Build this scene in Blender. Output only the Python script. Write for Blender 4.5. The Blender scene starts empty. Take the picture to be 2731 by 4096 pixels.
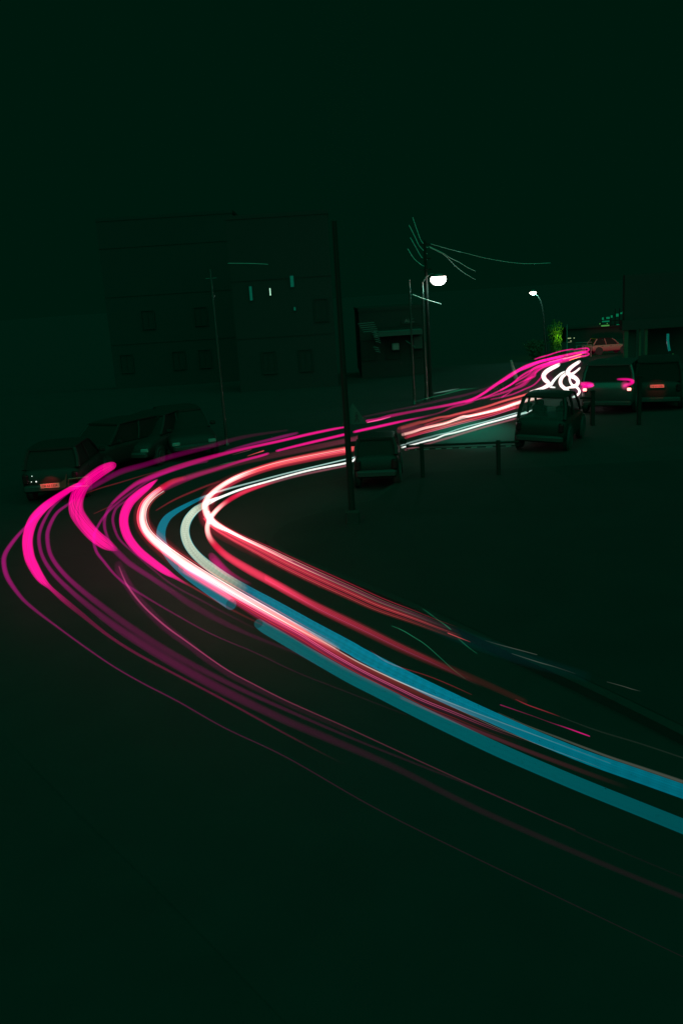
import bpy, math, random
from mathutils import Vector, Matrix
random.seed(7)
R = math.radians
S = bpy.context.scene
COL = S.collection

# ------------------------------------------------------------ camera
FPX, CX, CY = 3500.0, 1365.5, 2048.0
CAMH, PITCH, ROLL = 4.8, 13.9, 3.7
_p, _r = R(PITCH), R(ROLL)
FWD = Vector((0, math.cos(_p), -math.sin(_p)))
_r0, _u0 = Vector((1, 0, 0)), Vector((0, math.sin(_p), math.cos(_p)))
RGT = _r0 * math.cos(_r) - _u0 * math.sin(_r)
UPV = _r0 * math.sin(_r) + _u0 * math.cos(_r)
EYE = Vector((0, 0, CAMH))
cd = bpy.data.cameras.new("camera")
cam = bpy.data.objects.new("camera", cd); COL.objects.link(cam)
cam.matrix_world = Matrix(((RGT.x, UPV.x, -FWD.x, 0), (RGT.y, UPV.y, -FWD.y, 0),
                           (RGT.z, UPV.z, -FWD.z, CAMH), (0, 0, 0, 1)))
cd.sensor_fit = 'VERTICAL'; cd.sensor_height = 36.0; cd.lens = FPX / 4096 * 36
cd.clip_start = .05; cd.clip_end = 5000
S.camera = cam

# ------------------------------------------------------------ night sky, added ambient light, exposure
w = bpy.data.worlds.new("World"); S.world = w; w.use_nodes = True
nt = w.node_tree; bg = nt.nodes['Background']
bg.inputs[0].default_value = (0.0, .0091, .0041, 1); bg.inputs[1].default_value = 1.0
sd = bpy.data.lights.new("ambient_fill_light", 'SUN'); sd.energy = 1.42; sd.color = (.02, 1, .48); sd.angle = R(100)  # added green fill that lifts the dark ground and walls, no moon
so = bpy.data.objects.new("ambient_fill_light", sd); COL.objects.link(so); so.rotation_euler = (R(38), 0, R(6))
S.view_settings.view_transform = 'Standard'; S.view_settings.look = 'None'
S.view_settings.exposure = 0; S.view_settings.gamma = 1
S.cycles.use_denoising = True
S.cycles.transparent_max_bounces = 96
S.cycles.max_bounces = 6; S.cycles.diffuse_bounces = 2; S.cycles.glossy_bounces = 3
S.cycles.sample_clamp_indirect = 2.0

# ------------------------------------------------------------ terrain and pixel helpers
def gz(x, y):
    if y < 50: return 0.0
    t = min(1, (y - 50) / 32); return -1.7 * t * t * (3 - 2 * t)
def ray(px, py):
    return (FWD + RGT * ((px - CX) / FPX) + UPV * ((CY - py) / FPX))
def at(px, py, z):
    d = ray(px, py); return EYE + d * ((z - CAMH) / d.z)
def at_y(px, py, Y):
    d = ray(px, py); return EYE + d * (Y / d.y)
def ground_at(px, py):
    p = at(px, py, 0)
    for _ in range(30): p = at(px, py, gz(p.x, p.y))
    return p

# ------------------------------------------------------------ materials
def mat(name, col, rough=.6, metal=0, emit=None, es=0, coat=0, bump=0, vary=0, scale=3, spec=.5):
    m = bpy.data.materials.new(name); m.use_nodes = True
    n = m.node_tree; b = n.nodes['Principled BSDF']
    b.inputs['Base Color'].default_value = (*col, 1); b.inputs['Roughness'].default_value = rough
    b.inputs['Metallic'].default_value = metal; b.inputs['Coat Weight'].default_value = coat
    b.inputs['Specular IOR Level'].default_value = spec
    if emit: b.inputs['Emission Color'].default_value = (*emit, 1); b.inputs['Emission Strength'].default_value = es
    if vary or bump:
        tc = n.nodes.new('ShaderNodeTexCoord'); t = n.nodes.new('ShaderNodeTexNoise')
        t.inputs['Scale'].default_value = scale; t.inputs['Detail'].default_value = 8
        n.links.new(tc.outputs['Object'], t.inputs['Vector'])
    if vary:
        r = n.nodes.new('ShaderNodeMix'); r.data_type = 'RGBA'
        r.inputs[6].default_value = (*[c * (1 - vary) for c in col], 1)
        r.inputs[7].default_value = (*[c * (1 + vary) for c in col], 1)
        n.links.new(t.outputs['Fac'], r.inputs[0]); n.links.new(r.outputs[2], b.inputs['Base Color'])
    if bump:
        bp = n.nodes.new('ShaderNodeBump'); bp.inputs['Strength'].default_value = bump; bp.inputs['Distance'].default_value = .02
        n.links.new(t.outputs['Fac'], bp.inputs['Height']); n.links.new(bp.outputs[0], b.inputs['Normal'])
    return m

def glass_mat(name, tint, gl=.08):
    m = bpy.data.materials.new(name); m.use_nodes = True; n = m.node_tree
    n.nodes.clear(); o = n.nodes.new('ShaderNodeOutputMaterial')
    a = n.nodes.new('ShaderNodeBsdfTransparent'); a.inputs[0].default_value = (*tint, 1)
    g = n.nodes.new('ShaderNodeBsdfGlossy'); g.inputs['Roughness'].default_value = .08; g.inputs[0].default_value = (.6, .6, .6, 1)
    x = n.nodes.new('ShaderNodeMixShader'); x.inputs[0].default_value = gl
    n.links.new(a.outputs[0], x.inputs[1]); n.links.new(g.outputs[0], x.inputs[2]); n.links.new(x.outputs[0], o.inputs[0])
    return m

def light_mat(name, flat=False, streak=0.0, ribs=0.0, mixr=(.45, .97)):
    """self-luminous trail: adds its light to what lies behind it"""
    m = bpy.data.materials.new(name); m.use_nodes = True; n = m.node_tree; n.nodes.clear(); L = n.links.new
    N = n.nodes.new
    def math_(op, a, b=None, clamp=False):
        x = N('ShaderNodeMath'); x.operation = op; x.use_clamp = clamp
        for i, v in enumerate((a, b)):
            if v is None: continue
            if isinstance(v, (int, float)): x.inputs[i].default_value = v
            else: L(v, x.inputs[i])
        return x.outputs[0]
    def smooth(v, a, b):
        x = N('ShaderNodeMapRange'); x.interpolation_type = 'SMOOTHSTEP'; x.inputs[1].default_value = a; x.inputs[2].default_value = b
        L(v, x.inputs[0]); return x.outputs[0]
    geo = N('ShaderNodeNewGeometry'); d = N('ShaderNodeVectorMath'); d.operation = 'DOT_PRODUCT'
    rn = N('ShaderNodeAttribute'); rn.attribute_name = 'beam_radial'; L(rn.outputs['Vector'], d.inputs[0]); L(geo.outputs['Incoming'], d.inputs[1])
    ta = N('ShaderNodeAttribute'); ta.attribute_name = 'beam_axis'
    d2 = N('ShaderNodeVectorMath'); d2.operation = 'DOT_PRODUCT'; L(ta.outputs['Vector'], d2.inputs[0]); L(geo.outputs['Incoming'], d2.inputs[1])
    q = math_('SQRT', math_('MAXIMUM', math_('SUBTRACT', 1, math_('MULTIPLY', d2.outputs['Value'], d2.outputs['Value'])), .004))
    f = math_('DIVIDE', math_('ABSOLUTE', d.outputs['Value']), q, True)          # 1 in the middle of the beam, 0 at its rim
    ec = N('ShaderNodeAttribute'); ec.attribute_name = 'rim'
    cc = N('ShaderNodeAttribute'); cc.attribute_name = 'core'
    mx = N('ShaderNodeMix'); mx.data_type = 'RGBA'
    L(smooth(f, *mixr), mx.inputs[0]); L(ec.outputs['Color'], mx.inputs[6]); L(cc.outputs['Color'], mx.inputs[7])
    s = smooth(f, 0, .3 if flat is True else flat) if flat else math_('POWER', f, 1.25)
    if streak or ribs:
        ra = N('ShaderNodeAttribute'); ra.attribute_name = 'ring'
        tx = N('ShaderNodeTexNoise'); tx.inputs['Scale'].default_value = 1; tx.inputs['Detail'].default_value = 3
        L(ra.outputs['Vector'], tx.inputs['Vector'])
        k = smooth(tx.outputs['Fac'], .3, .7)
        k = math_('ADD', math_('MULTIPLY', k, 2 * streak), 1 - streak)
        s = math_('MULTIPLY', s, k)
    if ribs:
        wv = N('ShaderNodeAttribute'); wv.attribute_name = 'along'
        sn = math_('SINE', math_('MULTIPLY', wv.outputs['Fac'], 42))
        s = math_('MULTIPLY', s, math_('ADD', math_('MULTIPLY', sn, ribs), 1))
    e = N('ShaderNodeEmission'); L(mx.outputs[2], e.inputs[0]); L(s, e.inputs[1])
    t = N('ShaderNodeBsdfTransparent'); a = N('ShaderNodeAddShader'); L(e.outputs[0], a.inputs[0]); L(t.outputs[0], a.inputs[1])
    o = N('ShaderNodeOutputMaterial'); L(a.outputs[0], o.inputs[0])
    return m

M = dict(
    asphalt=mat('asphalt', (0.0182, 0.01852, 0.0182), .9, vary=.2, bump=.25, scale=1.3, spec=.15),
    soil=mat('ground_earth', (0.0182, 0.01852, 0.0182), .95, vary=.2, scale=1.3, spec=.15, bump=.25),
    paving=mat('paving', (0.0169, 0.01723, 0.0169), .9, vary=.2, scale=1.1, spec=.1),
    kerb=mat('kerb_concrete', (.0225, .023, .0225), .9, vary=.2, scale=4, spec=.1),
    steel=mat('galvanised_steel', (0.065, 0.06825, 0.065), .35, metal=.8),
    dark=mat('dark_paint', (0.0143, 0.01495, 0.0143), .5, spec=.12),
    darkpole=mat('dark_pole', (0.0117, 0.01235, 0.0117), .8, spec=.1),
    silver=mat('silver_paint', (.03, .032, .032), .4, metal=.2, coat=.2),
    grey=mat('grey_paint', (0.0221, 0.0221, 0.0221), .5),
    pale=mat('pale_paint', (0.13, 0.13, 0.1235), .5),
    rubber=mat('rubber', (0.013, 0.013, 0.013), .8),
    rim=mat('wheel_metal', (0.0325, 0.0325, 0.0325), .5),
    plastic=mat('black_plastic', (0.013, 0.013, 0.013), .55),
    seat=mat('seat_fabric', (0.013, 0.013, 0.013), .9),
    glass=glass_mat('car_glass', (.8, .9, .88), .01),
    darkglass=mat('tinted_glass', (0.013, 0.01365, 0.013), .6, spec=.04),
    platem=mat('plate_red_tint', (.46, .27, .26), .5),  # red of the light mixed into the white plate colour
    ink=mat('plate_ink', (.01, .01, .02), .6),
    redlens=mat('red_lens', (.04, .006, .008), .2, coat=.5),
    orange=mat('reflective_red', (0.195, 0.0325, 0.026), .4),
    clearlens=mat('clear_lens', (0.195, 0.2015, 0.2015), .2),
    litred=mat('lit_tail_lamp', (1, .2, .3), .3, emit=(3, .95, .75), es=1),
    wall=mat('rendered_wall', (.026, .0265, .026), .95, vary=.06, scale=.5, spec=0),
    wall2=mat('plastered_wall', (.027, .0275, .027), .95, vary=.06, scale=.7, spec=0),
    frame=mat('window_frame', (.0255, .026, .0255), .9, spec=0),
    pane=mat('window_pane', (.024, .0245, .024), .9, spec=0),
    teal_lit=mat('dim_teal_window', (.02, .05, .04), .5, emit=(0, .045, .03), es=1),
    cream_lit=mat('cream_window', (.2, .2, .15), .5, emit=(.32, .36, .18), es=1),
    white_lit=mat('bright_window', (.5, .5, .5), .5, emit=(.5, .8, .6), es=1),
    bulb=mat('lamp_bowl', (1, 1, 1), .3, emit=(14, 12, 10.5), es=1),
    wire=mat('cable', (.6, .6, .58), .45),
    sign=mat('sign_face', (0.03575, 0.039, 0.03575), .5),
    tin=mat('corrugated_tin', (0.0585, 0.0585, 0.05525), .5),
    pinkcar=mat('pale_pink_paint', (0.221, 0.091, 0.0845), .5),
    leaf=mat('leaf', (0.0325, 0.0715, 0.00975), .7, vary=.4, scale=9),
    leafd=mat('leaf_dark', (0.013, 0.02925, 0.00975), .8, vary=.4, scale=9),
    bark=mat('bark', (0.0195, 0.01625, 0.013), .9),
    whitepost=mat('white_paint', (0.1625, 0.1625, 0.156), .6),
    glint=mat('chrome', (.7, .7, .7), .08, metal=1),
)
L_SOFT = light_mat('light_soft'); L_STREAK = light_mat('light_streaked', streak=.5); L_BROAD = light_mat('light_broad', flat=.6, streak=.4)
L_FLAT = light_mat('light_flat', flat=True, streak=.10); L_RIB = light_mat('light_ribbed', flat=True, streak=.25, ribs=.08, mixr=(.3, .6)); L_WHITE = light_mat('light_overexposed', flat=True, mixr=(.3, .62))

# ------------------------------------------------------------ object helpers
def tag(o, label=None, cat=None, group=None, kind=None):
    if label: o['label'] = label
    if cat: o['category'] = cat
    if group: o['group'] = group
    if kind: o['kind'] = kind
    return o
def empty(name, loc=(0, 0, 0), rot=(0, 0, 0), label=None, cat=None, group=None):
    o = bpy.data.objects.new(name, None); COL.objects.link(o); o.location = loc; o.rotation_euler = rot
    o.empty_display_size = .2
    return tag(o, label, cat, group)

class MB:
    def __init__(s): s.v = []; s.f = []
    def box(s, c, d, rz=0, top=1.0):
        cx, cy, cz = c; hx, hy, hz = d[0] / 2, d[1] / 2, d[2] / 2; b = len(s.v); co, si = math.cos(rz), math.sin(rz)
        for dz, k in ((-hz, 1), (hz, top)):
            for dx, dy in ((-hx, -hy), (hx, -hy), (hx, hy), (-hx, hy)):
                x, y = dx * k, dy * k
                s.v.append((cx + x * co - y * si, cy + x * si + y * co, cz + dz))
        s.f += [tuple(b + i for i in q) for q in ((3, 2, 1, 0), (4, 5, 6, 7), (0, 1, 5, 4), (1, 2, 6, 5), (2, 3, 7, 6), (3, 0, 4, 7))]
        return s
    def rbox(s, c, d, r=.03):
        """box with chamfered vertical and horizontal edges"""
        rings = []
        hx, hy, hz = d[0] / 2, d[1] / 2, d[2] / 2; r = min(r, hx * .9, hy * .9, hz * .9)
        for z, k in ((-hz, r), (-hz + r, 0), (hz - r, 0), (hz, r)):
            X, Y = hx - k, hy - k; q = r
            rings.append([(X, -Y + q), (X, Y - q), (X - q, Y), (-X + q, Y), (-X, Y - q), (-X, -Y + q), (-X + q, -Y), (X - q, -Y)])
            rings[-1] = [(c[0] + x, c[1] + y, c[2] + z) for x, y in rings[-1]]
        return s.loft(rings)
    def loft(s, rings, cap=True):
        n = len(rings[0]); b = len(s.v)
        for r in rings: s.v += [tuple(p) for p in r]
        for i in range(len(rings) - 1):
            for j in range(n):
                k = (j + 1) % n
                s.f.append((b + i * n + j, b + i * n + k, b + (i + 1) * n + k, b + (i + 1) * n + j))
        if cap:
            s.f.append(tuple(b + j for j in reversed(range(n)))); s.f.append(tuple(b + (len(rings) - 1) * n + j for j in range(n)))
        return s
    def tube(s, pts, rad, n=8, cap=True):
        pts = [Vector(p) for p in pts]; rings = []
        for i, p in enumerate(pts):
            t = (pts[min(i + 1, len(pts) - 1)] - pts[max(i - 1, 0)]).normalized()
            a = Vector((0, 0, 1)) if abs(t.z) < .9 else Vector((1, 0, 0))
            u = t.cross(a).normalized(); v = u.cross(t)
            r = rad[i] if isinstance(rad, (list, tuple)) else rad
            rings.append([p + u * (r * math.cos(k * 2 * math.pi / n)) + v * (r * math.sin(k * 2 * math.pi / n)) for k in range(n)])
        return s.loft(rings, cap)
    def lathe(s, prof, c=(0, 0, 0), n=16, axis='z'):
        rings = []
        for r, z in prof:
            ring = []
            for k in range(n):
                a = k * 2 * math.pi / n; x, y = r * math.cos(a), r * math.sin(a)
                q = (x, y, z) if axis == 'z' else ((z, x, y) if axis == 'x' else (x, z, -y))
                ring.append((c[0] + q[0], c[1] + q[1], c[2] + q[2]))
            rings.append(ring)
        return s.loft(rings)
    def quad(s, a, b, c, d, th=.006):
        a, b, c, d = (Vector(p) for p in (a, b, c, d)); n = (b - a).cross(d - a).normalized() * th
        k = len(s.v); s.v += [tuple(p) for p in (a, b, c, d, a + n, b + n, c + n, d + n)]
        s.f += [tuple(k + i for i in q) for q in ((3, 2, 1, 0), (4, 5, 6, 7), (0, 1, 5, 4), (1, 2, 6, 5), (2, 3, 7, 6), (3, 0, 4, 7))]
        return s
    def build(s, name, m, parent=None, smooth=False, label=None):
        me = bpy.data.meshes.new(name); me.from_pydata(s.v, [], s.f); me.validate(); me.update()
        if smooth:
            for p in me.polygons: p.use_smooth = True
            try: me.set_sharp_from_angle(angle=R(40))
            except Exception: pass
        me.materials.append(m if not isinstance(m, str) else M[m])
        o = bpy.data.objects.new(name, me); COL.objects.link(o)
        if parent: o.parent = parent
        if label: o['label'] = label
        return o

def text_mesh(name, s, size, m, parent, loc, rot=(math.pi / 2, 0, 0), ext=.002, sx=1):
    c = bpy.data.curves.new(name, 'FONT'); c.body = s; c.size = size; c.extrude = ext; c.align_x = 'CENTER'; c.align_y = 'CENTER'; c.offset = size * .012
    t = bpy.data.objects.new(name, c); COL.objects.link(t)
    dg = bpy.context.evaluated_depsgraph_get(); me = bpy.data.meshes.new_from_object(t.evaluated_get(dg))
    bpy.data.objects.remove(t); me.materials.clear(); me.materials.append(m)
    o = bpy.data.objects.new(name, me); COL.objects.link(o); o.parent = parent; o.location = loc; o.rotation_euler = rot; o.scale = (sx, 1, 1)
    return o

# ------------------------------------------------------------ structure: ground, road, pavement
g = MB(); xs = [-600, -200, -80, -40, -20, 0, 20, 40, 80, 200, 600]
ys = [-30, 0, 20, 40] + [50 + 2 * i for i in range(17)] + [100, 200, 500, 2000]
for y in ys:
    for x in xs: g.v.append((x, y, gz(x, y)))
nx = len(xs)
for j in range(len(ys) - 1):
    for i in range(nx - 1): g.f.append((j * nx + i, j * nx + i + 1, (j + 1) * nx + i + 1, (j + 1) * nx + i))
tag(g.build('ground', 'soil', smooth=True), kind='structure')

def catmull(P, sub=10):
    out = []; n = len(P)
    for i in range(n - 1):
        a, b, c, d = P[max(i - 1, 0)], P[i], P[i + 1], P[min(i + 2, n - 1)]
        for k in range(sub):
            t = k / sub
            out.append(tuple(.5 * (2 * b[q] + (c[q] - a[q]) * t + (2 * a[q] - 5 * b[q] + 4 * c[q] - d[q]) * t * t + (3 * b[q] - a[q] - 3 * c[q] + d[q]) * t ** 3) for q in range(len(b))))
    out.append(tuple(P[-1])); return out

road_px = [(3300, 3640), (2731, 3400), (1900, 3000), (1300, 2720), (850, 2490), (520, 2260), (430, 2110), (560, 1990), (860, 1900), (1250, 1830), (1700, 1750), (2000, 1670), (2150, 1590), (2240, 1520), (2330, 1450), (2450, 1425)]
rp = [ground_at(*p) for p in road_px]; rc = catmull([(p.x, p.y) for p in rp], 8)
rd = MB()
for i, (x, y) in enumerate(rc):
    a, b = rc[max(i - 1, 0)], rc[min(i + 1, len(rc) - 1)]; d = Vector((b[0] - a[0], b[1] - a[1], 0)).normalized(); nrm = Vector((-d.y, d.x, 0))
    for s_ in (-3.6, -1.2, 1.2, 3.6):
        q = Vector((x, y, 0)) + nrm * s_; rd.v.append((q.x, q.y, gz(q.x, q.y) + .004))
for i in range(len(rc) - 1):
    for k in range(3):
        a = i * 4 + k; rd.f.append((a, a + 4, a + 5, a + 1))
tag(rd.build('road', 'asphalt', smooth=True), kind='structure')

# pavement inside the bend: kerb line follows the innermost trail a metre further in
inner = [at(*p, .7) for p in ((2731, 2960), (2200, 2690), (1743, 2478), (1400, 2320), (1120, 2205), (965, 2143), (880, 2080), (880, 2045), (965, 1985), (1071, 1950), (1230, 1910), (1389, 1880))]
ki = catmull([(p.x, p.y) for p in inner], 8); off = []
for i, (x, y) in enumerate(ki):
    a, b = ki[max(i - 1, 0)], ki[min(i + 1, len(ki) - 1)]; d = Vector((b[0] - a[0], b[1] - a[1], 0)).normalized()
    off.append(Vector((x, y, 0)) + Vector((d.y, -d.x, 0)) * .9)
tail = [ground_at(1640, 1905), ground_at(2080, 1885), ground_at(2731, 1850), Vector((22, 18, 0)), Vector((22, 8, 0))]
ring = [Vector((p.x, p.y, 0)) for p in off + tail]
pv = MB()
def ring_fan(mb, rg, z):
    b = len(mb.v); mb.v += [(p.x, p.y, z) for p in rg]; return b
def offset_ring(rg, dist):
    out = []; n = len(rg)
    for i in range(n):
        d = (rg[(i + 1) % n] - rg[i - 1]).normalized(); out.append(rg[i] + Vector((d.y, -d.x, 0)) * dist)
    return out
inr = offset_ring(ring, .15); n = len(ring)
b0 = ring_fan(pv, inr, .125); pv.f.append(tuple(b0 + i for i in range(n)))
tag(pv.build('pavement', 'paving'), kind='structure')
kb = MB(); a0 = ring_fan(kb, ring, -.01); a1 = ring_fan(kb, ring, .12); a2 = ring_fan(kb, offset_ring(ring, .15), .12)
for i in range(n):
    j = (i + 1) % n; kb.f.append((a0 + i, a0 + j, a1 + j, a1 + i)); kb.f.append((a1 + i, a1 + j, a2 + j, a2 + i))
tag(kb.build('kerb', 'kerb'), kind='structure')

# ------------------------------------------------------------ light trails
C = {  # rim colour, core colour (linear light)
    'mag': ((.7, 0, .2), (1.08, .0, .30)), 'magd': ((.32, 0, .14), (.50, 0, .22)), 'pink': ((.9, .02, .25), (1.4, .2, .5)),
    'hot': ((.85, .035, .10), (2.2, 1.02, .92)), 'red': ((.6, .01, .06), (.9, .035, .10)), 'salmon': ((.7, .03, .07), (1.15, .13, .14)),
    'white': ((.04, .34, .32), (1.3, 1.3, 1.2)), 'flame': ((1.0, .22, .28), (1.5, 1.4, 1.28)), 'cream': ((.0, .3, .36), (.50, .60, .46)), 'cyan': ((0, .150, .215), (0, .150, .215)),
    'teal': ((0, .085, .10), (0, .085, .10)), 'mauve': ((.08, .006, .022), (.13, .014, .036)), 'grey': ((.03, .035, .03), (.055, .055, .045)),
    'green': ((0, .03, .015), (.01, .13, .06)), 'purple': ((.05, 0, .03), (.13, 0, .075)), 'pgrey': ((.25, .04, .08), (.42, .13, .17)),
    'orange': ((2, .2, .1), (4, .8, .2)), 'ice': ((.02, .2, .19), (.5, .72, .66)), 'mint': ((.02, .12, .09), (.25, .5, .4)),
}
BY = 'light trails of passing vehicles'
def trail_mesh(name, pts, col, z=.75, m=None, parent=None, seg=12, fade=(0, 0), sub=9):
    """pts: (x, y, width px, brightness[, colour]) in photo pixels, laid on the height z the lamp travelled at"""
    m = m or L_SOFT; P = []; kw = 1.0 if m in (L_FLAT, L_RIB, L_BROAD, L_WHITE) else 1.22
    if col == 'magd': pts = [(p[0], p[1], p[2], p[3] * (1 - .45 * min(1, max(0, (p[1] - 2280) / 150))) * (1 - .4 * min(1, max(0, (p[0] - 1000) / 600)))) + tuple(p[4:]) for p in pts]
    for p in pts:
        c = C[p[4] if len(p) > 4 else col]; P.append((p[0], p[1], p[2], p[3], *c[0], *c[1]))
    Q = catmull(P, sub); W = []
    for q in Q:
        p = at_y(q[0], q[1], z[1]) if isinstance(z, tuple) else at(q[0], q[1], z); W.append((p, max(.3, q[2]) * .5 * kw * (p - EYE).dot(FWD) / FPX))
    rk = 8.0 if m in (L_STREAK, L_BROAD) else 4.2; n = len(Q); v = []; f = []; rim = []; core = []; ringc = []; along = []; tans = []; rads = []; s = 0
    for i, q in enumerate(Q):
        p, r = W[i]
        if i: s += (p - W[i - 1][0]).length
        t = (W[min(i + 1, n - 1)][0] - W[max(i - 1, 0)][0]).normalized(); u = t.cross(Vector((0, 0, 1))).normalized(); k = u.cross(t)
        I = max(0, q[3]) * .5
        a = i / (n - 1)
        if m is L_BROAD: I *= min(1, (a + .004) / .05) * min(1, (1.004 - a) / .07)
        if fade[0]: I *= min(1, a / fade[0])
        if fade[1]: I *= min(1, (1 - a) / fade[1])
        for j in range(seg):
            th = j * 2 * math.pi / seg; v.append(p + u * (r * math.cos(th)) + k * (r * math.sin(th)))
            rim.append([max(0, c) * I for c in q[4:7]] + [1]); core.append([max(0, c) * I for c in q[7:10]] + [1])
            ringc.append((math.cos(th) * rk, math.sin(th) * rk, s * .035)); along.append(s); tans.append(tuple(t)); rads.append(tuple((u * math.cos(th) + k * math.sin(th)) * 1.03))
    for i in range(n - 1):
        for j in range(seg):
            l = (j + 1) % seg; f.append((i * seg + j, i * seg + l, (i + 1) * seg + l, (i + 1) * seg + j))
    me = bpy.data.meshes.new(name); me.from_pydata([tuple(x) for x in v], [], f); me.update()
    for p in me.polygons: p.use_smooth = True
    for nm, data in (('rim', rim), ('core', core)):
        at_ = me.attributes.new(nm, 'FLOAT_COLOR', 'POINT'); at_.data.foreach_set('color', [c for x in data for c in x])
    at_ = me.attributes.new('ring', 'FLOAT_VECTOR', 'POINT'); at_.data.foreach_set('vector', [c for x in ringc for c in x])
    at_ = me.attributes.new('beam_radial', 'FLOAT_VECTOR', 'POINT'); at_.data.foreach_set('vector', [c for x in rads for c in x])
    at_ = me.attributes.new('beam_axis', 'FLOAT_VECTOR', 'POINT'); at_.data.foreach_set('vector', [c for x in tans for c in x])
    at_ = me.attributes.new('along', 'FLOAT', 'POINT'); at_.data.foreach_set('value', along)
    me.materials.append(m); o = bpy.data.objects.new(name, me); COL.objects.link(o)
    if parent: o.parent = parent
    return o
def trail(label, pts, col, z=.75, m=None, group=BY, **k):
    return tag(trail_mesh('light_trail', pts, col, z, m, **k), label, 'light trail', group)
def lerp_line(A, B, t, na=None):
    """resample two polylines to the same count and mix them"""
    def rs(Pp, n=24):
        D = [0]
        for i in range(1, len(Pp)): D.append(D[-1] + math.dist(Pp[i][:2], Pp[i - 1][:2]))
        out = []
        for k in range(n):
            s = D[-1] * k / (n - 1); i = 0
            while i < len(D) - 2 and D[i + 1] < s: i += 1
            u = (s - D[i]) / max(1e-6, D[i + 1] - D[i]); out.append(tuple(Pp[i][q] + (Pp[i + 1][q] - Pp[i][q]) * u for q in range(2)))
        return out
    a, b = rs(catmull([p[:2] for p in A], 6)), rs(catmull([p[:2] for p in B], 6))
    return [(a[i][0] * (1 - t) + b[i][0] * t, a[i][1] * (1 - t) + b[i][1] * t) for i in range(len(a))]
def bundle(label, A, B, fil, z=.75, glow=None):
    """a trail made of many fine lines between edge A and edge B; fil: (t, width, start, mid, end brightness, colour)"""
    e = empty('light_trail', label=label, cat='light trail', group=BY)
    for t, wd, i0, i1, i2, c in fil:
        L_ = lerp_line(A, B, t); n_ = len(L_)
        P = []
        for i, p in enumerate(L_):
            a = i / (n_ - 1); I = i0 + (i1 - i0) * a * 2 if a < .5 else i1 + (i2 - i1) * (a - .5) * 2
            P.append((p[0], p[1], wd, I * min(1, (1 - a) / .25)))
        trail_mesh('filament', P, c, z, parent=e, seg=8, sub=3)
    if glow:
        wd, i0, i1, i2, c = glow; L_ = lerp_line(A, B, .5); n_ = len(L_)
        P = [(p[0], p[1], wd * (math.dist(lerp_line(A, B, 0)[i], lerp_line(A, B, 1)[i])), (i0 + (i1 - i0) * i / (n_ - 1) * 2 if i / (n_ - 1) < .5 else i1 + (i2 - i1) * (i / (n_ - 1) - .5) * 2)) for i, p in enumerate(L_)]
        P = P[:int(len(P) * .72)]; P = [(p[0], p[1], p[2], p[3] * min(1, (len(P) - 1 - i) / 5)) for i, p in enumerate(P)]
        trail_mesh('glow_band', P, c, z, m=L_STREAK, parent=e, sub=3)
    return e

# --- magenta tail-light trails on the far lane
trail('thin dark pink line farthest out round the bend, lowest across the road', [(220, 2015, 4, .35), (150, 2062, 6, .5), (106, 2106, 10, .55), (60, 2158, 14, .6), (24, 2212, 17, .55), (17, 2256, 18, .6), (34, 2315, 18, .6), (86, 2389, 14, .55), (143, 2441, 12, .55), (230, 2507, 8, .5), (344, 2590, 7, .45), (459, 2668, 6, .4), (574, 2734, 6, .35), (717, 2808, 6, .28), (900, 2912, 5, .2), (1149, 3031, 5, .14), (1498, 3231, 5, .1), (1864, 3414, 5, .08), (2264, 3605, 5, .06), (2731, 3828, 4, .05)], 'magd')
trail('thick glowing magenta band leaving the number plate and sweeping round the left edge', [(330, 1938, 14, .9), (305, 1944, 20, 1), (238, 1984, 26, 1), (175, 2032, 34, 1.3), (132, 2085, 40, 1.2), (112, 2154, 42, 1.2), (118, 2222, 43, 1.2), (138, 2270, 42, 1.1), (166, 2315, 34, 1.1), (201, 2350, 18, .5), (258, 2401, 22, .2), (321, 2452, 20, .10), (430, 2539, 14, .10), (545, 2613, 12, .09), (717, 2705, 10, .08), (900, 2802, 10, .07), (1160, 2945, 8, .04), (1400, 3070, 8, .0)], 'mag', m=L_BROAD, seg=14)
trail('purple line just inside the thick left magenta band, widening into a soft dark band below', [(297, 1955, 8, .2), (240, 2000, 9, .35), (201, 2042, 10, .5), (167, 2106, 13, .5), (157, 2159, 14, .45), (170, 2222, 14, .42), (208, 2286, 16, .4), (275, 2355, 18, .36), (356, 2424, 22, .3), (459, 2503, 28, .28), (574, 2579, 32, .26), (717, 2665, 34, .24), (900, 2765, 34, .18), (1131, 2877, 30, .12), (1303, 2950, 30, .10), (1568, 3065, 26, .075), (1916, 3240, 24, .06), (2351, 3431, 22, .05), (2731, 3588, 20, .045)], 'magd')
trail('purple line third from the left edge with a soft glow, fading before the right edge', [(300, 1995, 8, .2), (275, 2016, 10, .4), (228, 2053, 12, .5), (197, 2111, 15, .5), (191, 2159, 16, .48), (205, 2222, 16, .45), (249, 2286, 17, .42), (321, 2355, 20, .34), (430, 2441, 24, .26), (517, 2504, 26, .22), (631, 2579, 26, .19), (773, 2660, 24, .17), (959, 2755, 18, .16), (1131, 2833, 14, .14), (1400, 2950, 10, .1), (1700, 3070, 9, .07), (2000, 3190, 8, .05), (2400, 3370, 7, .03), (2731, 3510, 6, .02)], 'magd')
trail('broadest solid magenta ribbon with fine streaks, short, behind the number plate car', [(462, 1857, 10, .6), (448, 1863, 32, .9), (424, 1874, 42, .8), (396, 1891, 46, .85), (344, 1931, 46, .85), (318, 1968, 54, .85), (305, 2010, 58, .85), (310, 2053, 60, .85), (341, 2100, 58, .85), (380, 2143, 54, 1.2), (418, 2172, 50, .9), (450, 2190, 30, .5), (472, 2200, 8, .2)], 'mag', m=L_BROAD, seg=16)
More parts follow.
